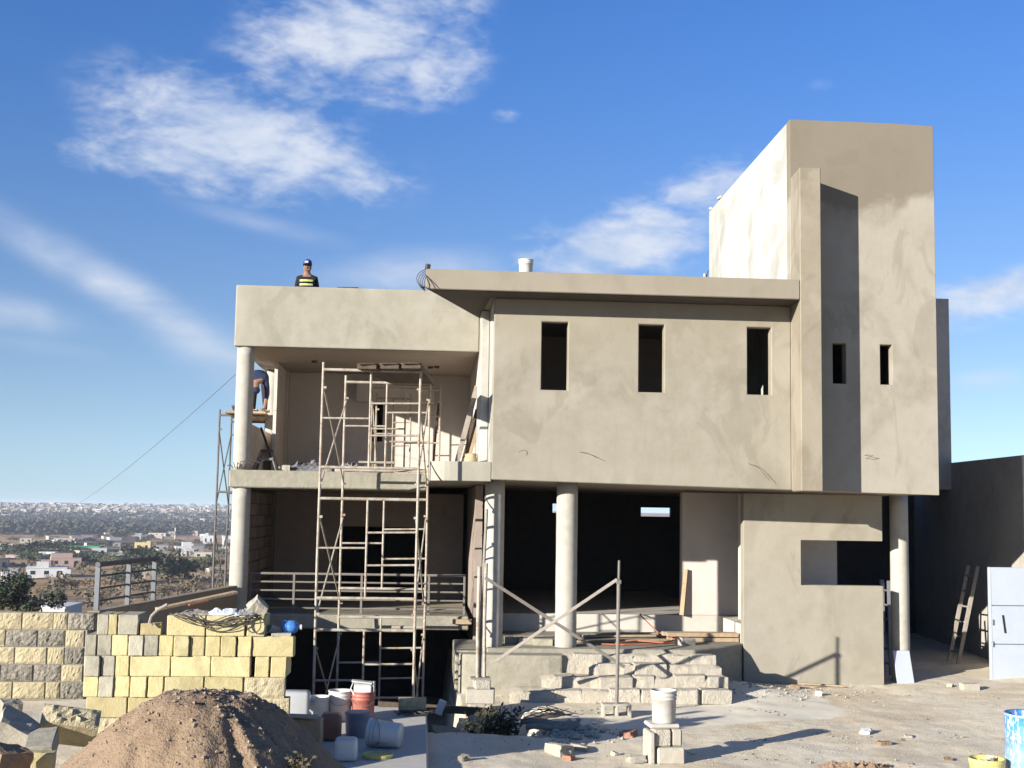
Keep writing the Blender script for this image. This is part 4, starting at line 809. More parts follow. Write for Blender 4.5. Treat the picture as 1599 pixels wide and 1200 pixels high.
# loose blocks and timber on the porch
for k, (px, py, rz, nm) in enumerate([(805, 992, .3, 'left'), (826, 1000, .25, 'middle'), (848, 1003, .2, 'right')]):
    a_ = at(px, py, .75); inst('concrete_block', HG, (a_[0], 1.0-.12*k, .561), (0, 0, 1.3+rz), (1, .8, .55), None, f'{nm} pale block in the short row between the porch columns', 'block', 'blocks between the porch columns')
for k in range(5):
    x0_ = 3.9+.02*k; y_ = 1.5+.17*k; z_ = .563+(.08 if k > 2 else 0)
    MB().bar((4.30-.05*k, 1.55+.16*(k % 3), z_+.035+(k // 3)*.002), (5.37, 1.6+.15*(k % 3), z_+.035), .13, .065).build('timber', WOOD, None, f'{ORD[k]} timber from the left in the short stack beside the screen wall', 'timber', 'timbers beside the screen wall', bevel=.004)
for k, (xa, xb, ya, yb) in enumerate([(2.5, 5.2, 2.5, 2.9), (2.8, 4.6, 2.1, 2.3), (1.6, 3.6, 1.9, 2.5), (2.6, 4.1, 1.2, 1.35)]):
    MB().bar((xa, ya, .585), (xb, yb, .585+.01*k), .11, .03).build('plank', WOOD if k % 2 else WOODG, None, ['longest tan plank lying along the porch step', 'second tan plank on the porch before the step', 'grey plank slanting between the columns on the porch', 'short plank nearest the porch edge'][k], 'plank', bevel=.003)
hz = [(3.2, 1.0, .585), (3.6, 1.25, .6), (4.0, 1.1, .59), (4.3, 1.5, .6), (4.15, 2.2, .62), (3.9, 2.7, .9), (4.0, 3.3, .89)]
MB().tube([Vector(hz[i]).lerp(Vector(hz[i+1]), f) for i in range(6) for f in (0, .25, .5, .75)], .012, 6).build('hose', REDC, None, 'thin orange hose snaking over the porch floor', 'hose')
MB().tube([(2.9, .9, .58), (3.3, .8, .58), (3.8, .95, .58), (4.2, 1.2, .58)], .01, 6).build('hose', REDC, None, 'short orange hose end near the porch edge', 'hose')
chunk('concrete_chunk', (4.35, 1.0, .62), (.3, .18, .13), (.1, .1, .5), CBL, 'rubble lump at the left end of the timber stack', 'rubble', 61, .1)
a_ = at(1062, 940, 3.1); MB().bar((a_[0]+.03, 3.1, .88), (a_[0]+.12, 3.17, 1.7), .1, .02).build('leaning_board', WOOD, None, 'narrow board leaning at the edge of the dark porch doorway', 'board')
# lit sill of the lower floor: brick piece and scrap
a_ = at(727, 970, 1.9); MB().box(a_[0]-.22, a_[0]+.1, 1.93, 2.015, .78, .86).build('form_board', WOOD, None, 'short board nailed under the floor edge above the basement', 'board')
a_ = at(630, 978, 1.7); MB().tube([(a_[0]-.2, 1.85, .72), (a_[0]+.35, 1.82, .73)], .03, 8).build('pole', WOODG, None, 'short pole under the floor edge behind the scaffold', 'pole')

# ------------------------------------------------------------------ yard: bucket on blocks, drum, tub, stones
YB = -4.9; bx = at(1034, 1197, YB)[0]; gz = g(bx, YB)-.01
def gblk(dx, dy, z, size, rz, label, mt=CBL, holes=False):
    if holes: me = MB().holed(-size[0]/2, size[0]/2, 0, size[2], -size[1]/2, size[1]/2, [(-size[0]/2+.03, -.012, .03, size[2]-.03), (.012, size[0]/2-.03, .03, size[2]-.03)]).mesh('blk', mt, bevel=.006)
    else: me = MB().box(-size[0]/2, size[0]/2, -size[1]/2, size[1]/2, 0, size[2]).mesh('blk', mt, bevel=.018)
    return inst('concrete_block', me, (bx+dx, YB+dy, gz+z), (0, 0, rz), (1, 1, 1), None, label, 'block', 'blocks under the white bucket')
gblk(.05, -.05, 0, (.32, .4, .19), .05, 'bottom rounded pale block of the stack under the bucket')
gblk(-.17, -.08, 0, (.07, .36, .36), .05, 'thin upright block at the left of the bucket stack')
gblk(-.04, -.1, .192, (.2, .2, .19), .12, 'rough middle block on the left of the bucket stack', STEPB)
gblk(.14, -.02, .192, (.12, .3, .19), .0, 'middle block on the right of the bucket stack')
gblk(.0, .03, .384, (.36, .34, .05), .05, 'thin top slab directly under the white bucket', CONC)
bucket((bx+.02, YB+.02, gz+.436), 'dusty white bucket standing on stacked blocks in the yard', material('dusty_plastic', (.56, .52, .45), (.48, .44, .375), (.62, .58, .51), s1=4, s2=14, coord='obj', rough=.7, bump=.1, grime=.3, blotch=.4), handle=False)
# drum
dx_ = at(1612, 1150, -6.)[0]; dg = g(dx_, -6.); dr = empty('drum', (dx_, -6, dg), 'blue and white flaking paint drum at the right picture edge', 'drum')
MB().lathe((dx_, -6, dg), [(.001, 0), (.285, 0), (.29, .02), (.285, .04), (.283, .28), (.295, .295), (.283, .31), (.283, .56), (.295, .575), (.283, .59), (.283, .83), (.292, .85), (.292, .875), (.275, .875), (.272, .5), (.001, .48)], 44).warp(lambda p: Vector((p.x, p.y, dg+(p.z-dg)*.83))).build('body', BARR, dr, smooth=True)
MB().lathe((dx_, -6, dg), [(.294, .852), (.298, .862), (.298, .872), (.294, .88), (.28, .88)], 44).warp(lambda p: Vector((p.x, p.y, dg+(p.z-dg)*.83))).build('rim', BARR, dr, smooth=True)
tx = at(1541, 1190, -6.)[0]; tz = g(tx, -6.); tb = empty('tub', (tx, -6, tz), 'yellow plastic tub with rubbish beside the blue drum', 'tub')
th_ = at(1541, 1184, -6)[2]-tz
MB().lathe((tx, -6, tz), [(.001, 0), (.16, 0), (.185, th_*.8), (.192, th_*.82), (.194, th_), (.18, th_), (.175, th_*.85), (.001, th_*.8)], 34).build('body', PYEL, tb)
for k in range(4): MB().obox((tx-.05+.04*k, -6.03+.03*k, tz+th_*.86), (.12, .05, .02), (.3*k, .4, k)).build('rubbish', WOODG if k % 2 else CBL, tb)
a_ = at(1412, 1068, 1.45); MB().prism([(at(1401, 1068, 1.5)[0], 1.50), (at(1427, 1068, 1.5)[0], 1.50), (at(1427, 1068, 1.5)[0], 1.54), (at(1401, 1068, 1.5)[0], 1.54)], -.16, at(1410, 1017, 1.5)[2]).warp(lambda p: p+Vector((-.05 if p.z > .2 else 0, .05 if p.z > .2 else -.06, 0))).build('white_board', GATE, None, 'white board leaning against the foot of the right column', 'board', bevel=.003)
a_ = at(1516, 1068, .5); MB().obox((a_[0], .55, g(a_[0], .55)+.05), (.28, .16, .11), (0, 0, .05)).build('concrete_block', CBL, None, 'pale block lying at the mouth of the garage passage', 'block', bevel=.006)
# ladders in the passage
def ladder(p, q, wd, n, mat, label):
    p, q = Vector(p), Vector(q); e = empty('ladder', p, label, 'ladder'); s_ = Vector((0, 1, 0))*wd/2
    for k in (-1, 1): MB().bar(p+s_*k, q+s_*k, .07, .04, (0, 1, 0)).build('stile', mat, e)
    for k in range(n):
        c_ = p.lerp(q, (k+.7)/(n+.4)); MB().tube([c_-s_, c_+s_], .017, 7).build('rung', mat, e)
a_, b_ = at(1482, 1040, 4.2), at(1519, 884, 4.2)
ladder((a_[0], 4.0, g(a_[0], 4.)), (min(b_[0], bxx(4.2)-.06), 4.2, b_[2]), .42, 6, WOODG, 'wooden ladder leaning on the shaded boundary wall')
a_, b_ = at(1386, 1055, 2.4), at(1392, 908, 2.4)
ladder((a_[0], 2.4, -.05), (b_[0], 2.7, b_[2]), .36, 6, GALV, 'thin ladder in the dark gap left of the right column')
# small litter and stones
def stone(px, py, s_, label, seed, mat=CBL, flat=.6, zg=None):
    p = atz(px, py, -.16); 
    for _ in range(3): p = atz(px, py, g(p[0], p[1]))
    chunk('stone', (p[0], p[1], g(p[0], p[1])+s_*flat*.3), (s_*1.2, s_, s_*flat), (rng.uniform(-.2, .2), rng.uniform(-.2, .2), rng.uniform(0, 3)), mat, label, 'stone', seed, .12)
stone(872, 1178, .22, 'broken block piece with a dark face at the front of the yard', 70, CBL, .7); stone(905, 1172, .17, 'tilted pale chip beside the broken block piece', 71, CBL, .5)
stone(888, 1187, .1, 'reddish brick bit between the broken pieces', 72, material('brick_red', (.40, .20, .13), coord='obj'), .6); stone(982, 1150, .16, 'reddish brick fragment left of the bucket stack', 73, MATS['brick_red'], .5)
stone(993, 1190, .16, 'crumbled pale lump at the foot of the bucket stack', 74, CBL, .5); stone(724, 1188, .09, 'lone tan stone beside the path', 75, STEPB, .8)
stone(1278, 1086, .1, 'white chip in the middle of the yard', 76, PWHT, .8); stone(1352, 1146, .13, 'white triangular chip farther right in the yard', 77, PWHT, .6)
stone(1242, 1075, .14, 'dark clod near the screen wall', 78, PILE, .5); stone(1484, 1073, .09, 'small pale stone at the garage mouth', 79, CBL, .7)
stone(1418, 1151, .09, 'flat chip right of the white triangular chip', 80, CBL, .4); stone(1380, 1163, .13, 'dark clod on the pale streak of the yard', 81, PILE, .4)
q_ = atz(1335, 1196, -.13); crumple('soil_spill', (q_[0], q_[1]-.05, g(q_[0], q_[1])-.03), 1.0, .4, .13, PILE, 'low spill of dark crumbly soil at the bottom of the picture', 'soil heap', 31, 30)
stone(960, 1180, .07, 'pebble left of the bucket stack foot', 84, CBL, .7); stone(1480, 1187, .09, 'dark flake left of the yellow tub', 85, PILE, .3)
p_, q_ = at(1246, 1057, 1.2), at(1312, 1061, 1.2); MB().bar((p_[0], 1.15, g(p_[0], 1.15)+.04), (q_[0], 1.0, g(q_[0], 1.0)+.03), .05, .025).build('batten', WOOD, None, 'thin batten lying along the foot of the screen wall', 'batten')
def yard():
    while True:
        x, y = rng.uniform(.3, 10.2), -7+8.6*rng.random()
        if cement(x, y) < .3 or rng.random() < .06: return x, y
pebbles(yard, 2600, .004, .016, g).build('gravel', material('pale_gravel', (.50, .44, .345), (.38, .325, .24), (.56, .505, .41), s1=9, s2=30, bump=.3), kind='stuff', label='fine pale gravel scattered over the yard')
pebbles(lambda: (5.0+rng.gauss(0, 1.2), .1+rng.gauss(0, .5)), 700, .008, .035, g).build('rubble_grit', MATS['pale_gravel'], kind='stuff', label='coarse rubble grit along the foot of the walls')
pebbles(lambda: (1.95+rng.gauss(0, .3), -3.2+rng.gauss(0, .35)), 250, .02, .09, g).build('trench_rubble', MATS['pale_gravel'], kind='stuff', label='loose rubble at the crumbling end of the trench')
LC = [(rng.uniform(2.2, 9.5), rng.uniform(-5.6, .8)) for _ in range(26)]
def litter():
    while True:
        cx_, cy_ = rng.choice(LC); x, y = cx_+rng.gauss(0, .16), cy_+rng.gauss(0, .09)
        if .4 < x < 10 and y < 1.1: return x, y
pebbles(litter, 620, .006, .032, g, .5).build('site_litter', material('litter_chips', (.36, .30, .22), (.20, .165, .12), (.52, .46, .37), s1=11, s2=30, bump=.3), kind='stuff', label='crumbs of mortar and dark clods in patches over the yard')
# logs and weathered timbers at the trench end
for k, (p0, p1, r_) in enumerate([((812, 1131), (905, 1135), .045), ((822, 1140), (903, 1140), .04), ((820, 1124), (872, 1119), .05)]):
    p, q = atz(*p0, -.12), atz(*p1, -.12); m_ = [Vector(p).lerp(Vector(q), f)+Vector((0, .03*math.sin(5*f+k), .03+.015*math.sin(7*f))) for f in np.linspace(0, 1, 8)]
    MB().tube(m_, [r_*(.8+.3*abs(math.sin(i*1.7+k))) for i in range(8)], 8).build('driftwood_log', WOODG, None, ['long grey log lying at the trench end', 'nearest split log at the trench end', 'short thick log stub behind the others'][k], 'log', smooth=True)
wc = MB()
for k in range(5): wc.tube([(1.55+.25*math.cos(t)+.1*k, -2.75+.12*math.sin(t), .02+.05*k*.3+.06*math.sin(t*1.3+k)) for t in np.linspace(0, 5.5, 16)], .006, 5)
wc.build('wire_coil', WIRE, None, 'loose coil of wire over the logs by the weed clump', 'wire')
# weed clump
pl = empty('weed_clump', (1.0, -2.9, -.6), 'dark green leafy weed clump growing in the trench', 'plant')
lf = MB(); stm = MB()
for k in range(80):
    a_ = rng.uniform(0, 6.28); rr_ = rng.uniform(0, .28); b0 = Vector((1.05+rr_*math.cos(a_), -2.95+.5*rr_*math.sin(a_), -.6)); tip = b0+Vector((rng.gauss(0, .14), rng.gauss(0, .1), rng.uniform(.4, .78)))
    stm.tube([b0, b0.lerp(tip, .5)+Vector((0, 0, .03)), tip], [.006, .005, .003], 4)
    for i in range(16):
        c_ = b0.lerp(tip, .25+.75*rng.random()); d_ = Vector((rng.gauss(0, 1), rng.gauss(0, 1), rng.gauss(.2, .6))).normalized(); s_ = d_.orthogonal().normalized(); Lf = rng.uniform(.04, .09); wf = Lf*.3
        lf.add([c_, c_+d_*Lf*.5+s_*wf, c_+d_*Lf, c_+d_*Lf*.5-s_*wf], [(0, 1, 2, 3)])
stm.build('stems', GREEND, pl, kind='stuff'); lf.build('leaves', GREEND, pl, kind='stuff')
# scrub sprig on the heap
sp_ = MB()
for k in range(18):
    c_ = Vector((HX+.75, HY_-.55, heap(HX+.75, HY_-.55))); d_ = Vector((rng.gauss(0, .5), rng.gauss(0, .5), 1)).normalized(); sp_.tube([c_, c_+d_*rng.uniform(.08, .22)], [.007, .002], 4)
    for i in range(6):
        q_ = c_+d_*rng.uniform(.05, .2); e_ = Vector((rng.gauss(0, 1), rng.gauss(0, 1), rng.gauss(0, 1))).normalized(); s_ = e_.orthogonal().normalized(); sp_.add([q_, q_+e_*.02+s_*.012, q_+e_*.04, q_+e_*.02-s_*.012], [(0, 1, 2, 3)])
dwe = empty('dry_weed', (HX+.75, HY_-.55, heap(HX+.75, HY_-.55)), 'small dry tan weed sprouting on the shaded side of the heap', 'plant'); sp_.build('sprigs', DRYG, dwe, kind='stuff')

# ------------------------------------------------------------------ things on the upper floor
def aladder(px0, px1, pyt, pyb, Y):
    e = empty('step_stand', (at((px0+px1)/2, pyb, Y)[0], Y, 3.32), 'small pale trestle stand on the upper floor by the left column', 'trestle')
    L, R_ = at(px0, pyb, Y)[0], at(px1, pyb, Y)[0]; zt = at(px0, pyt, Y)[2]; w_ = R_-L
    for x, s_ in ((L, 1), (R_, -1)):
        for dy in (-.2, .2): MB().bar((x, Y+dy, 3.322), (x+s_*w_*.29, Y+dy*.3, zt), .045, .03).build('leg', RAILM, e)
    MB().box(L+w_*.26, R_-w_*.26, Y-.12, Y+.12, zt, zt+.04).build('seat', WOODD, e)
    for dy in (-.14, .14): MB().bar((L+w_*.18, Y+dy, 3.32+(zt-3.32)*.62), (R_-w_*.18, Y+dy, 3.32+(zt-3.32)*.62), .03, .04).build('stretcher', RAILM, e)
aladder(397, 434, 706, 738, 2.5)
a_ = at(402, 668, 2.9); b_ = at(428, 712, 3.2); MB().tube([(a_[0], 3.4, a_[2]+.03), (b_[0], 3.0, b_[2]-.1)], .022, 7).build('leaning_stick', WOODD, None, 'dark stick leaning on the low side wall upstairs', 'stick')
a_ = at(480, 735, 2.7); crumple('tarp', (a_[0], 2.75, 3.31), 1.0, .7, .24, TARP, 'grey and black tarp crumpled on the upper floor', 'tarp', 14, 18)
a_ = at(545, 735, 2.8); crumple('tarp', (a_[0], 2.8, 3.31), .5, .5, .22, TARP, 'smaller grey tarp heap behind the scaffold legs upstairs', 'tarp', 23, 20)
for k, (px, s_) in enumerate([(447, .14), (436, .1), (512, .12), (528, .1), (566, .1)]): a_ = at(px, 735, 2.4); chunk('rubble_lump', (a_[0], 2.4, 3.33+s_*.3), (s_, s_*.8, s_*.7), (0, 0, k), CBL, f'{ORD[k]} rubble lump from the left along the upper floor edge', 'rubble', 90+k, .1)
bn_ = empty('bench', (at(585, 725, 3.6)[0], 3.6, 3.32), 'rough wooden bench on the upper floor behind the scaffold', 'bench'); xa, xb = at(549, 720, 3.6)[0], at(616, 720, 3.6)[0]
MB().box(xa, xb, 3.48, 3.76, 3.52, 3.56).build('seat', WOODG, bn_, bevel=.004)
for x in (xa+.3, xb-.12): MB().box(x-.06, x+.06, 3.52, 3.72, 3.318, 3.519).build('leg', WOODD, bn_)
for k, (p0, p1, mt, nm) in enumerate([((712, 718), (747, 603), WOODG, 'pale board, leftmost of those leaning against the white side wall'), ((722, 718), (748, 640), WOODD, 'dark board in the middle of the leaning boards upstairs'), ((727, 718), (750, 655), WOOD, 'tan board, rightmost of the leaning boards upstairs')]):
    a_, b_ = at(*p0, 2.5+.15*k), at(*p1, 2.5+.15*k); MB().bar((a_[0], 2.5+.15*k, 3.46), (b_[0]-.02, 2.5+.15*k, b_[2]), .09, .03, (0, 1, 0)).build('leaning_board', mt, None, nm, 'board', 'boards leaning upstairs', bevel=.003)
a_ = at(737, 716, 2.1); MB().lathe((a_[0]-.02, 1.9, 3.457), [(.001, 0), (.1, .0), (.125, .05), (.12, .12), (.09, .16), (.10, .2), (.06, .185), (.001, .15)], 18).warp(lambda p: p+Vector((.02*fbm(p*9), .02*fbm(p*8), .02*fbm(p*11)))).build('sack', material('tan_sack', (.52, .40, .25), coord='obj', bump=.4), None, 'small tan sack tied at the foot of the leaning boards', 'sack', smooth=True)
# left column plants of rebar / vine at base
for k in range(6): MB().tube([(-3.2+.03*k, 2.0, 3.34), (-3.25+.06*k, 1.96, 3.40+.02*k), (-3.3+.11*k, 1.95, 3.36+.05*rng.random()+.04*(k % 2))], .007, 5).build('loose_wire', WIRE, house)

# ------------------------------------------------------------------ roof things
a_ = at(821, 424, -.35); bucket((a_[0], -.35, 6.362), 'white paint bucket on the roof slab', PWHT, h=.24, r=.115, rt=.1, handle=False)
a_ = at(1098, 431, 2.2); b_ = empty('roof_block', (a_[0], 2.2, 6.362), 'pair of pale blocks on the roof beside the tower', 'block')
MB().holed(a_[0]-.12, a_[0]+.13, 6.364, 6.50, 2.1, 2.3, [(a_[0]-.09, a_[0]-.03, 6.40, 6.46)]).build('block', CBL, b_, bevel=.006)
MB().tube([(a_[0]+.05, 2.3, 6.37), (a_[0]+.05, 2.3, 6.98)], .025, 8).build('pipe_stub', CBL, house); MB().tube([(a_[0]-.14, 2.1, 6.40), (a_[0]+.13, 2.35, 7.05)], .01, 6).build('rebar', WIRE, house)
a_ = at(556, 447, 3.4); MB().bar((a_[0]-.25, 2.1, 6.505), (a_[0]+.12, 2.1, 6.512), .06, .015).build('trowel_board', WOODD, None, 'thin dark strip lying on the parapet top', 'strip')
a_ = at(1131, 308, 6.); MB().obox((5.97, 5.3, 9.15), (.1, .2, .05), (0, .1, .2)).build('plaster_scrap', CBL, house); MB().obox((5.98, 6.2, 9.14), (.07, .16, .05), (.2, .1, .2)).build('plaster_scrap', CBL, house)
# guy wire from the left column to the ground
p, q = at(369, 584, 2.2), at(90, 790, -20+0); far = at(60, 812, 60)
MB().tube([Vector(p).lerp(Vector(far), f)-Vector((0, 0, 2.2*4*f*(1-f)*.25)) for f in np.linspace(0, 1, 24)], .0045, 5).build('guy_wire', WIRE, None, 'thin wire running from the left column down to the valley', 'wire')
# ------------------------------------------------------------------ people
def person(name, loc, joints, edges, regions, label, fingers=()):
    e = empty(name, loc, label, 'person'); L = Vector(loc); ids = {k: i for i, k in enumerate(joints)}
    me = bpy.data.meshes.new('body'); me.from_pydata([tuple(v[0]) for v in joints.values()], [(ids[a], ids[b]) for a, b in edges], [])
    ob = bpy.data.objects.new('body_tmp', me); C.objects.link(ob)
    sk = ob.modifiers.new('skin', 'SKIN'); sub = ob.modifiers.new('sub', 'SUBSURF'); sub.levels = 2; sub.render_levels = 2
    for i, v in enumerate(joints.values()):
        r = v[1]; me.skin_vertices[0].data[i].radius = (r, r) if not isinstance(r, tuple) else r
    me.skin_vertices[0].data[ids['pelvis']].use_root = True
    dg = bpy.context.evaluated_depsgraph_get(); ev = ob.evaluated_get(dg); m2 = bpy.data.meshes.new_from_object(ev)
    vs = [v.co.copy() for v in m2.vertices]; fs = [tuple(p.vertices) for p in m2.polygons]; bpy.data.objects.remove(ob)
    b = MB(); b.v = [tuple(v) for v in vs]; b.f = fs
    for chain, r in fingers: b.tube(chain, [r, r, r*.75][:len(chain)], 6)
    me = bpy.data.meshes.new('body'); me.from_pydata(b.v, [], b.f); me.update()
    mats = [SKIN, *{r[1].name: r[1] for r in regions}.values()]; mats = list(dict.fromkeys(mats))
    for m in mats: me.materials.append(m)
    names = [m.name for m in mats]; jl = list(joints.items())
    for p in me.polygons:
        c = p.center; k = min(jl, key=lambda q: (Vector(q[1][0])-c).length)[0]; mt = SKIN
        for test, m in regions:
            if test(k, c): mt = m; break
        p.material_index = names.index(mt.name); p.use_smooth = True
    o = bpy.data.objects.new('body', me); C.objects.link(o); o.parent = e; WL[o] = L.copy(); return e
# worker on the roof, standing, looking at the camera
hx = float(at(480, 420, 5.5)[0]); F0 = (hx, 5.5, 5.862)
J = {'pelvis': ((0, 0, .95), (.17, .12)), 'waist': ((0, 0, 1.1), (.16, .115)), 'chest': ((0, -.01, 1.28), (.19, .13)), 'shoulders': ((0, 0, 1.40), (.15, .10)), 'neck': ((0, -.01, 1.49), .06), 'jaw': ((0, -.035, 1.555), (.066, .075)), 'head': ((0, -.02, 1.63), (.078, .095)), 'crown': ((0, -.01, 1.70), (.066, .08)), 'nose': ((0, -.125, 1.60), .014), 'earl': ((-.085, 0, 1.615), .014), 'earr': ((.085, 0, 1.615), .014),
     'shl': ((-.165, 0, 1.395), .068), 'elbl': ((-.215, .03, 1.12), .05), 'wrl': ((-.25, -.12, .92), .036), 'hnl': ((-.24, -.19, .87), .036), 'shr': ((.165, 0, 1.395), .068), 'elbr': ((.215, .03, 1.12), .05), 'wrr': ((.24, -.1, .90), .036), 'hnr': ((.235, -.17, .85), .036),
     'hipl': ((-.1, 0, .88), .1), 'kneel': ((-.11, -.02, .49), .064), 'ankl': ((-.12, .02, .09), .045), 'toel': ((-.13, -.14, .035), .04), 'hipr': ((.1, 0, .88), .1), 'kneer': ((.11, -.02, .49), .064), 'ankr': ((.12, .02, .09), .045), 'toer': ((.13, -.14, .035), .04)}
E_ = [('pelvis', 'waist'), ('waist', 'chest'), ('chest', 'shoulders'), ('shoulders', 'neck'), ('neck', 'jaw'), ('jaw', 'head'), ('head', 'crown'), ('head', 'nose'), ('head', 'earl'), ('head', 'earr'), ('shoulders', 'shl'), ('shl', 'elbl'), ('elbl', 'wrl'), ('wrl', 'hnl'), ('shoulders', 'shr'), ('shr', 'elbr'), ('elbr', 'wrr'), ('wrr', 'hnr'), ('pelvis', 'hipl'), ('hipl', 'kneel'), ('kneel', 'ankl'), ('ankl', 'toel'), ('pelvis', 'hipr'), ('hipr', 'kneer'), ('kneer', 'ankr'), ('ankr', 'toer')]
fg = []
for sgn, hn in ((-1, Vector((-.24, -.19, .87))), (1, Vector((.235, -.17, .85)))):
    for k in range(4): o_ = hn+Vector((sgn*.012*(k-1.5)*1.6, -.03, -.01)); fg.append(([o_, o_+Vector((0, -.035, -.025)), o_+Vector((0, -.04, -.06-.006*(k in (1, 2)))) ], .009))
    fg.append(([hn+Vector((-sgn*.03, 0, 0)), hn+Vector((-sgn*.055, -.025, -.02)), hn+Vector((-sgn*.05, -.05, -.035))], .01))
reg = [(lambda k, c: k in ('ankl', 'ankr', 'toel', 'toer'), BOOT), (lambda k, c: c.z < .95 and k[:3] in ('pel', 'hip', 'kne', 'ank'), JEAN), (lambda k, c: k in ('pelvis', 'waist', 'chest', 'shoulders', 'shl', 'shr', 'elbl', 'elbr') and c.z < 1.475, BLCK)]
w1 = person('person', F0, J, E_, reg, 'worker in blue cap and black hi-vis striped shirt standing on the roof', fg)
L = Vector(F0)
MB().lathe(L+Vector((0, -.015, 1.66)), [(.094, -.005), (.1, .02), (.098, .06), (.08, .1), (.045, .125), (.001, .133)], 22).warp(lambda p: Vector((L.x+(p.x-L.x)*.92, L.y-.015+(p.y-L.y+.015)*1.12, p.z))).build('cap', BLUEC, w1, smooth=True)
MB().prism([(L.x+.08*math.cos(t), L.y-.09+.13*math.sin(t)) for t in np.linspace(math.pi, 2*math.pi, 11)], L.z+1.66, L.z+1.672).build('cap_peak', NAVY, w1)
MB().obox(L+Vector((-.01, -.127, 1.715)), (.07, .01, .04), (-.25, 0, 0)).build('cap_badge', SILV, w1)
for x in (-.032, .032): MB().lathe(L+Vector((x, -.113, 1.635)), [(.001, -.008), (.009, -.004), (.009, .004), (.001, .008)], 8).build('eye', BLCK, w1)
MB().obox(L+Vector((0, -.112, 1.552)), (.05, .012, .009)).build('mouth', material('lip', (.25, .11, .09), coord='obj', bump=0), w1)
def band(z, x0, x1, mat, h=.038):
    pts = [(x0+(x1-x0)*i/10) for i in range(11)]; m_ = MB()
    for zz in (z-h/2, z+h/2):
        for x in pts: m_.v.append((L.x+x, L.y-.012-.148*math.sqrt(max(.02, 1-(x/.215)**2)), L.z+zz))
    m_.f = [(i, i+1, 12+i, 11+i) for i in range(10)]; return m_.build('hi_vis_band', mat, w1)
for z in (1.335, 1.255, 1.175): band(z, -.13, .05, HIVIS); band(z+.0, .055, .13, SILV if z != 1.335 else HIVIS)
# worker bending on the left scaffold platform
bx_ = float(at(404, 640, 5.3)[0]); F1 = (bx_, 5.35, 4.53)
J2 = {'pelvis': ((0, 0, .66), (.15, .13)), 'waist': ((-.01, -.12, .72), (.145, .125)), 'chest': ((-.01, -.33, .68), (.17, .13)), 'shoulders': ((-.01, -.46, .61), (.14, .10)), 'neck': ((0, -.54, .53), .055), 'jaw': ((0, -.585, .47), (.064, .07)), 'head': ((0, -.62, .43), (.076, .09)), 'crown': ((0, -.66, .375), (.064, .078)),
      'shl': ((-.18, -.45, .59), .066), 'elbl': ((-.20, -.46, .33), .048), 'wrl': ((-.14, -.5, .11), .035), 'hnl': ((-.12, -.52, .045), .034), 'shr': ((.17, -.45, .59), .066), 'elbr': ((.20, -.42, .33), .048), 'wrr': ((.16, -.44, .12), .035), 'hnr': ((.15, -.46, .05), .034),
      'hipl': ((-.09, .03, .62), .105), 'kneel': ((-.11, -.05, .36), .07), 'ankl': ((-.12, .08, .07), .045), 'toel': ((-.13, -.07, .03), .038), 'hipr': ((.09, .03, .62), .105), 'kneer': ((.11, -.05, .36), .07), 'ankr': ((.11, .08, .07), .045), 'toer': ((.12, -.07, .03), .038)}
J2 = {k: (tuple(Vector(p) if False else Vector((p[0], p[1]*.9, p[2]*1.04))), r) for k, (p, r) in J2.items()}
E2 = [q for q in E_ if q[1] not in ('nose', 'earl', 'earr')]
fg = []
for sgn, hk in ((-1, 'hnl'), (1, 'hnr')):
    hn = Vector(J2[hk][0])
    for k in range(4): o_ = hn+Vector((.014*(k-1.5), -.02, -.005)); fg.append(([o_, o_+Vector((0, -.025, -.02)), o_+Vector((0, -.05-.006*(k in (1, 2)), -.03))], .009))
    fg.append(([hn+Vector((-sgn*.025, 0, 0)), hn+Vector((-sgn*.05, -.02, -.012)), hn+Vector((-sgn*.05, -.045, -.02))], .01))
reg2 = [(lambda k, c: k in ('ankl', 'ankr', 'toel', 'toer'), BOOT), (lambda k, c: k[:3] in ('hip', 'kne', 'pel'), JEAN), (lambda k, c: k in ('waist', 'chest', 'shoulders', 'shl', 'shr', 'elbl', 'elbr'), NAVY)]
w2 = person('person', F1, J2, E2, reg2, 'worker in blue shirt bending over on the left scaffold platform', fg)
hc = Vector(F1)+Vector(J2['crown'][0]); MB().lathe(hc, [(.082, -.03), (.084, .0), (.07, .035), (.04, .055), (.001, .06)], 16, Matrix.Rotation(math.radians(150), 3, 'X')).build('cap', NAVY, w2, smooth=True)
a_ = at(372, 642, 5.2); bucket((a_[0]+.0, 5.15, 4.53), 'small mortar tub on the left scaffold platform', WOODD, h=.12, r=.12, rt=.09, handle=False, cat='tub')
# mortar board clutter around the worker's feet
for k in range(4): chunk('mortar_lump', (bx_-.12+.1*k, 5.0+.1*(k % 2), 4.55), (.1, .09, .06), (0, 0, k), CBL, f'{ORD[k]} mortar lump from the left at the bending worker feet', 'rubble', 110+k, .1)

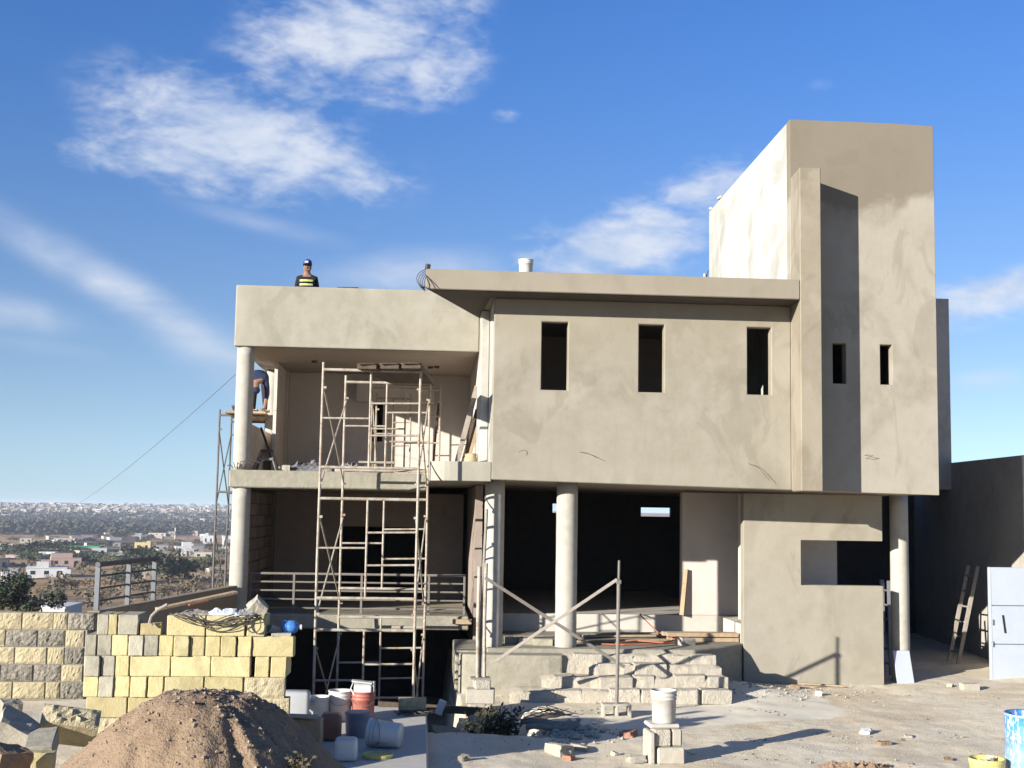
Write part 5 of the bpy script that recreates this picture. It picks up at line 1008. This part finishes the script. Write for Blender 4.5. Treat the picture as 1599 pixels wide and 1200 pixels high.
# ------------------------------------------------------------------ valley: trees, houses, town, haze
def crown_mesh(seed, n, mat, leaf=.09, flat=.8):
    r_ = random.Random(seed); b = MB(); cl_ = [(Vector((r_.gauss(0, .42), r_.gauss(0, .42), .62+r_.gauss(0, .2)*flat)), r_.uniform(.2, .36)) for _ in range(13)]
    for _ in range(n):
        c_, rad = r_.choice(cl_); d_ = Vector((r_.gauss(0, 1), r_.gauss(0, 1), r_.gauss(0, 1))).normalized(); p = c_+d_*rad*(r_.random()**.4)
        u = Vector((r_.gauss(0, 1), r_.gauss(0, 1), r_.gauss(0, 1))).normalized(); v_ = u.orthogonal().normalized(); s_ = leaf*r_.uniform(.5, 1.2)
        b.add([p-u*s_, p+v_*s_*.6, p+u*s_, p-v_*s_*.6], [(0, 1, 2, 3)])
    return b.mesh('crown', mat)
def trunk_mesh(seed):
    r_ = random.Random(seed); b = MB().tube([(0, 0, -.1), (.02, 0, .2), (0, .02, .5)], [.05, .04, .025], 7)
    for k in range(5):
        a_ = k*1.3+r_.random(); b.tube([(0, 0, .25+.04*k), (.14*math.cos(a_), .14*math.sin(a_), .45), (.3*math.cos(a_), .3*math.sin(a_), .65+.1*r_.random())], [.022, .015, .006], 5)
    return b.mesh('trunk', BARK)
CR_ = [crown_mesh(i, 700, m) for i, m in enumerate([GREEN, GREEND, GREEN, GREEND])]; DR = [crown_mesh(20+i, 500, DRYG, .08, .6) for i in range(2)]; TK = [trunk_mesh(i) for i in range(2)]
def tree(px, py, hpx, wf, label, kind=None, r0=60):
    h = hit(px, py, r0)
    if not h: return
    x, y, z, r = h; H = hpx/FPX*r; W = H*wf
    e = empty('tree', (x, y, z-.1), label, 'tree', 'trees on the valley floor'); k = rng.randrange(4) if kind is None else kind
    rz_ = rng.uniform(0, 6.28)
    inst('trunk', TK[k % 2], (x, y, z-.1), (0, 0, rz_), (W, W, H), e); inst('crown', CR_[k] if k < 4 else DR[k-4], (x, y, z-.1), (0, 0, rz_), (W, W, H), e)
VH = [(72, 903, 56, 13, 'white', 'long white flat roofed house with a small roof room', (( .25, .55, 1, 1.7, 'white'), (.9, 1.1, 0, .9, 'white')), 3), (14, 911, 21, 14, 'white', 'small white house with dark windows at the left edge', (), 3),
      (103, 886, 42, 12, 'pink', 'wide pinkish brown brick house behind the white house', ((0, .7, 1, 1.6, 'pink'), (-.3, .0, 0, .8, 'pink')), 3), (152, 868, 26, 10, 'white', 'white station building under the green canopy', ((-.1, 0, 0, .6, 'cream'),), 2),
      (222, 862, 23, 13, 'yellow', 'yellow two storey house in the middle of the valley', ((.75, 1.0, 1, 1.2, 'yellow'),), 2), (287, 864, 24, 8, 'white', 'white house left of the left scaffold', ((.4, .95, 1, 1.9, 'white'), (.95, 1.7, 0, 1.2, 'grey')), 2), (325, 852, 15, 14, 'white', 'white house with a tower room beside the left scaffold', ((.2, .5, 1, 1.3, 'white'),), 2), (351, 858, 9, 17, 'white', 'tall white house next to the left column', (), 1),
      (246, 872, 26, 10, 'cream', 'unfinished pale house right of the dark tree', ((.5, .9, 1, 1.3, 'cream'),), 3), (40, 848, 16, 6, 'cream', 'pale low house far left in the valley', (), 2), (100, 846, 30, 4, 'cream', 'long pale wall like shed above the brown field', (), 4), (70, 855, 14, 5, 'cream', 'small pale shed beneath the long shed', (), 1), (112, 835, 16, 4, 'white', 'pale shed by the brown field', (), 2), (245, 838, 26, 4, 'cream', 'low cream shed right of the brown field', (), 3), (268, 838, 10, 6, 'grey', 'small grey shed near the red white mast', (), 1),
      (207, 868, 30, 7, 'grey', 'long dark grey warehouse left of the yellow house', (), 3), (20, 900, 14, 10, 'grey', 'grey shed behind the small white house', (), 1), (205, 905, 40, 9, 'cream', 'low pale ruin with openings right of the railing', (), 4), (5, 893, 12, 18, 'grey', 'tall grey house cut by the left picture edge', (), 1), (28, 885, 24, 8, 'brown', 'brown low house at the far left', (), 2), (175, 853, 24, 4, 'grey', 'grey flat shed behind the station', (), 2), (233, 897, 16, 12, 'grey', 'dark house in the shade of the slope', (), 1), (340, 895, 26, 6, 'cream', 'low cream house under the left scaffold', (), 2)]
# nearest dark tree beyond the split block wall
def big(px, py, r, hpx, wf, label, kind):
    d = ray(px, py); d = d/math.hypot(d[0], d[1]); p = CAM+d*r; H = hpx/FPX*r; x, y = p[0], p[1]; z = p[2]
    e = empty('tree', (x, y, min(z, T(x, y))), label, 'tree'); W = H*wf; zb_ = T(x, y)
    inst('trunk', TK[0], (x, y, zb_-.2), (0, 0, 1), (W, W, z-zb_+H*.7), e); inst('crown', crown_mesh(77+kind, 3200, GREEND, .05, 1.), (x, y, z), (0, 0, .6), (W, W, H), e)
big(22, 968, 95, 58, 1.15, 'big dark green tree crown just beyond the split block wall', 1)
TR = [(262, 905, 34, 1.1, 'bushy green tree on the slope right of the railing', 0), (288, 904, 30, 1.2, 'rounded green tree left of the left scaffold', 2), (240, 905, 44, .9, 'tall dark tree beside the end of the steel railing', 1), (318, 892, 22, 1.2, 'dull green tree beneath the left scaffold', 1), (200, 912, 26, 1.2, 'dark bush behind the steel railing posts', 3), (225, 880, 26, 1.2, 'dark tree below the yellow house', 1),
      (12, 872, 20, 1.6, 'dark tree clump at the left edge above the small white house', 3), (38, 868, 17, 1.8, 'dark tree between the far left sheds', 1), (58, 866, 18, 1.7, 'dark tree left of the brown brick house', 3), (100, 862, 18, 1.6, 'dark tree left of the green roofed station', 1), (75, 942, 22, 1.4, 'dry shrub above the split block wall', 4), (112, 920, 14, 1.8, 'scrubby bush on the bare ground before the white house', 4), (165, 935, 14, 1.8, 'brown scrub seen through the railing', 5), (255, 930, 13, 2., 'brown scrub beyond the terrace wall', 4), (290, 927, 14, 2., 'dry scrub near the far end of the terrace wall', 5), (225, 938, 10, 2.2, 'low dry bush above the terrace wall middle', 5), (60, 900, 12, 2., 'bush beside the small white house', 3), (135, 878, 12, 1.8, 'bush right of the brown brick house', 1)]
for t_ in TR: tree(*t_[:4], t_[4], t_[5])
SIDEW = ['left', 'left', 'left', 'middle', 'middle', 'right', 'right']
def tlabel(px, py, k):
    q = min(VH, key=lambda v_: abs(v_[0]-px)+2*abs(v_[1]-py)); dx, dy = px-q[0], py-q[1]
    side = ('right of' if dx > 0 else 'left of') if abs(dx) > 1.5*abs(dy) else ('in front of' if dy > 0 else 'behind')
    return f'small {"" if abs(dx)+abs(dy) < 12 else "distant "}tree {side} the '+' '.join(q[5].split()[:10])
for k in range(42):
    py = 838+52*rng.random()**1.2; px = rng.uniform(0, 362); tree(px, py, rng.uniform(5, 12)*(py-800)/55, rng.uniform(1.2, 2.1), tlabel(px, py, k), rng.choice([0, 1, 1, 2, 3, 3, 4, 5]), 150)
# dark wood in front of the far town, and dry scrub: uncountable
def wood(n, pyr, hr, mat, leafs, label, name):
    b = MB()
    for _ in range(n):
        px = rng.uniform(-20, 372); py = rng.uniform(*pyr); h = hit(px, py, 120)
        if not h: continue
        x, y, z, r = h; H = rng.uniform(*hr); W = H*rng.uniform(.6, .95)
        for _ in range(leafs):
            d_ = Vector((rng.gauss(0, 1), rng.gauss(0, 1), rng.gauss(0, 1))).normalized(); p = Vector((x, y, z+H*.5))+Vector((d_.x*W, d_.y*W, d_.z*H*.5))*(.5+.5*rng.random())
            u = Vector((rng.gauss(0, 1), rng.gauss(0, 1), rng.gauss(0, 1))).normalized(); v_ = u.orthogonal().normalized(); s_ = H*rng.uniform(.14, .3); b.add([p-u*s_, p+v_*s_*.7, p+u*s_, p-v_*s_*.7], [(0, 1, 2, 3)])
    b.build(name, mat, kind='stuff', label=label)
WOODM = material('far_wood', (.085, .082, .05), (.06, .06, .036), (.13, .115, .07), s1=.01, s2=.08, bump=0)
wood(1500, (806, 836), (6, 12), WOODM, 22, 'dark belt of woodland below the far town', 'woodland')
wood(600, (791, 812), (5, 9), WOODM, 14, 'trees mixed among the far town houses', 'town_trees')
wood(700, (836, 955), (.8, 2.2), material('scrub_cover', (.20, .155, .09), (.14, .115, .065), (.25, .20, .12), s1=.05, s2=.4, bump=0), 16, 'dry brown scrub over the valley slope', 'scrub')
# houses
PAL = {'white': (.70, .69, .66), 'cream': (.50, .455, .36), 'grey': (.30, .285, .26), 'brown': (.34, .24, .17), 'brick': (.36, .20, .13), 'yellow': (.62, .50, .24), 'pink': (.50, .36, .30), 'green': (.04, .30, .12)}
HM = {k: material('house_'+k, v, tuple(c*.9 for c in v), tuple(min(1, c*1.06) for c in v), s1=.15, s2=.8, bump=0) for k, v in PAL.items()}
GLS = material('window_dark', (.03, .035, .04), bump=0, rough=.3)
def vhouse(px, py, wpx, hpx, col, label, dpx=None, parts=(), rot=0., nwin=2, roofcol=None, name='house'):
    h = hit(px, py, 100)
    if not h: return
    x, y, z, r = h; s_ = r/FPX; W, H = wpx*s_, hpx*s_; D = (dpx or wpx*.8)*s_
    e = empty(name, (x, y, z), label, 'house', 'houses scattered over the valley'); ang = math.atan2(-(x-CAM[0]), y-CAM[1])+rot; M_ = Matrix.Translation((x, y, z)) @ Matrix.Rotation(ang, 4, 'Z')
    def put(b, nm, mt, par=e):
        b.v = [tuple(M_ @ Vector(p)) for p in b.v]; return b.build(nm, mt, par)
    put(MB().box(-W/2, W/2, 0, D, -2, H), 'wall', HM[col]); rf = put(MB().box(-W/2-.15, W/2+.15, -.15, D+.15, H, H+.28), 'roof', HM[roofcol or col])
    for (u0, u1, v0, v1, c2) in parts: put(MB().box(-W/2+u0*W, -W/2+u1*W, -.4*(v0 < .5), D*.6, (v0*H if v0 > 0 else -2), v1*H), 'annex' if v0 < .5 else 'roof_room', HM[c2])
    n_ = nwin
    for k in range(n_):
        u = (k+.5)/n_; ww = min(W/n_*.35, 1.6)
        fr = put(MB().box(-W/2+u*W-ww/2, -W/2+u*W+ww/2, -.06, .02, H*.32, H*.72), 'window', GLS)
    if n_: put(MB().box(W*.5-.25*W, W*.5-.25*W+min(1., W*.15), -.08, .02, 0, min(H*.66, 2.2)), 'door', GLS)
for (px, py, wp, hp_, col, lab, prt, nw) in VH: vhouse(px, py, wp, hp_, col, lab, parts=prt, nwin=nw, rot=rng.uniform(-.3, .3))
for k in range(46):
    px, py = rng.uniform(0, 362), 828+62*rng.random()**1.3; c_ = rng.choice(['cream', 'white', 'grey', 'pink', 'cream', 'brown'])
    sz_ = (py-795)/60; vhouse(px, py, rng.uniform(9, 19)*sz_+2, rng.uniform(4, 7)*sz_+1, c_, f'small {c_} flat roofed house in the valley, {["far left", "left of the green canopy", "right of the green canopy", "near the left scaffold"][min(3, int(px/92))]}', nwin=2 if py > 850 else 0, rot=rng.uniform(-.5, .5))
# white roof posts just over the split block wall
h = at(80, 950, 140); wr = empty('roof_terrace', (h[0], h[1], T(h[0], h[1])), 'white flat roof with short posts just above the split block wall', 'house')
xa, xb = at(62, 950, 140)[0], at(101, 950, 140)[0]; zt = at(80, 951, 140)[2]
MB().box(xa, xb, 140, 148, T(h[0], h[1])-1, zt-.01).build('wall', HM['white'], wr); MB().box(xa-.1, xb+.1, 139.9, 148.1, zt, zt+.25).build('roof', HM['white'], wr)
for f in (.05, .27, .95): MB().box(xa+(xb-xa)*f-.09, xa+(xb-xa)*f+.09, 140.1, 140.3, zt+.25, zt+.75).build('post', HM['white'], wr)
# station canopy
h = hit(135, 866, 300); x, y, z, r = h; s_ = r/FPX; cn_ = empty('canopy', (x, y, z), 'bright green station canopy with a white sign tower', 'canopy')
MB().box(x-26*s_, x+20*s_, y-3, y+9, z+9*s_, z+12*s_).build('roof', HM['green'], cn_)
for f in (-18, 0, 14): MB().box(x+f*s_-.4, x+f*s_+.4, y, y+.8, z-1, z+9*s_).build('post', HM['green'], cn_)
MB().box(x-2*s_, x+2*s_, y-3.6, y-3.05, z+12.2*s_, z+17*s_).build('sign_panel', HM['white'], cn_)
h = hit(273, 848, 300); x, y, z, r = h; s_ = r/FPX; ms = empty('mast', (x, y, z), 'thin red and white mast standing in the valley', 'mast')
for k in range(4): MB().tube([(x, y, z+k*5.5*s_), (x, y, z+(k+1)*5.5*s_)], .9*s_, 8).build('section', HM['white'] if k % 2 else MATS['brick_red'], ms)
# ploughed field
fp = [hit(*q, 300) for q in [(118, 851), (212, 851), (214, 836), (128, 834)]]; fv, ff, n = [], [], 26
for k in range(n+1):
    for i in range(n+1):
        u, v_ = i/n, k/n; x = (1-v_)*((1-u)*fp[0][0]+u*fp[1][0])+v_*((1-u)*fp[3][0]+u*fp[2][0]); y = (1-v_)*((1-u)*fp[0][1]+u*fp[1][1])+v_*((1-u)*fp[3][1]+u*fp[2][1]); fv.append((x, y, T(x, y)+1.1))
prop(MB().add(fv, [(k*(n+1)+i, k*(n+1)+i+1, (k+1)*(n+1)+i+1, (k+1)*(n+1)+i) for k in range(n) for i in range(n)]).build('field', material('red_field', (.215, .115, .07), (.185, .095, .06), s1=.02, s2=.2, bump=0)), kind='structure', label='reddish brown ploughed field in the valley')
# far town: singles for the largest, the rest as one mass
TB = {c: MB().box(-.5, .5, -.5, .5, -.3, 1).box(-.53, .53, -.53, .53, 1, 1.08).mesh('town_house', HM[c]) for c in ('white', 'cream', 'grey', 'pink', 'brown')}
cols = ['white']+['cream']*4+['grey']*5+['pink', 'brown']*2; nt = 0; mass = {c: MB() for c in ('white', 'cream', 'grey', 'brown')}
hs_ = []
for k in range(1050):
    px = rng.uniform(-15, 372); py = 789.5+.013*px+24*rng.random()**1.5; h = hit(px, py, 1500)
    if h and h[3] > 1600: hs_.append((h, rng.choice(cols)))
sizes = [(rng.uniform(8, 15), rng.uniform(8, 13), rng.uniform(3.2, 7.5)) for _ in hs_]
idx = sorted(range(len(hs_)), key=lambda i: hs_[i][0][3]/sizes[i][0])
for n_, i in enumerate(idx):
    (x, y, z, r), c = hs_[i]; W, D, H = sizes[i]; rz_ = rng.uniform(-.5, .5)
    if n_ < 280: inst('town_house', TB[c], (x, y, z), (0, 0, rz_), (W, D, H), None, 'small flat roofed house in the far hillside town', 'house', 'houses of the far town')
    else:
        b = MB().box(-.5, .5, -.5, .5, -.3, 1).box(-.53, .53, -.53, .53, 1, 1.08); ca_, sa_ = math.cos(rz_), math.sin(rz_); k = c if c in mass else 'cream'
        mass[k].add([(x+p[0]*W*ca_-p[1]*D*sa_, y+p[0]*W*sa_+p[1]*D*ca_, z+p[2]*H) for p in b.v], b.f)
for c, b in mass.items():
    if b.v: b.build('town_mass', HM[c], kind='stuff', label=f'mass of tiny {c} houses of the far town')
h = hit(145, 790.5, 2500)
if h:
    x, y, z, r = h; MB().box(x-45*r/FPX*.5, x+45*r/FPX*.5, y, y+60, z-2, z+4.5).build('warehouse', HM['white'], None, 'long white warehouse roof on the far ridge', 'warehouse')
# haze of the valley air
hz_ = bpy.data.materials.new('haze_air'); hz_.use_nodes = True; t = NT(hz_.node_tree); t.n.clear()
pv = t.node('ShaderNodeVolumePrincipled', {'Color': (.80, .87, 1., 1), 'Density': HAZE, 'Anisotropy': .0})
t.l.new(pv.outputs[0], t.node('ShaderNodeOutputMaterial').inputs['Volume'])
MB().box(-6500, 6500, -6500, 6500, -42, 14).build('haze', hz_, kind='stuff', label='thin blue haze in the valley air')
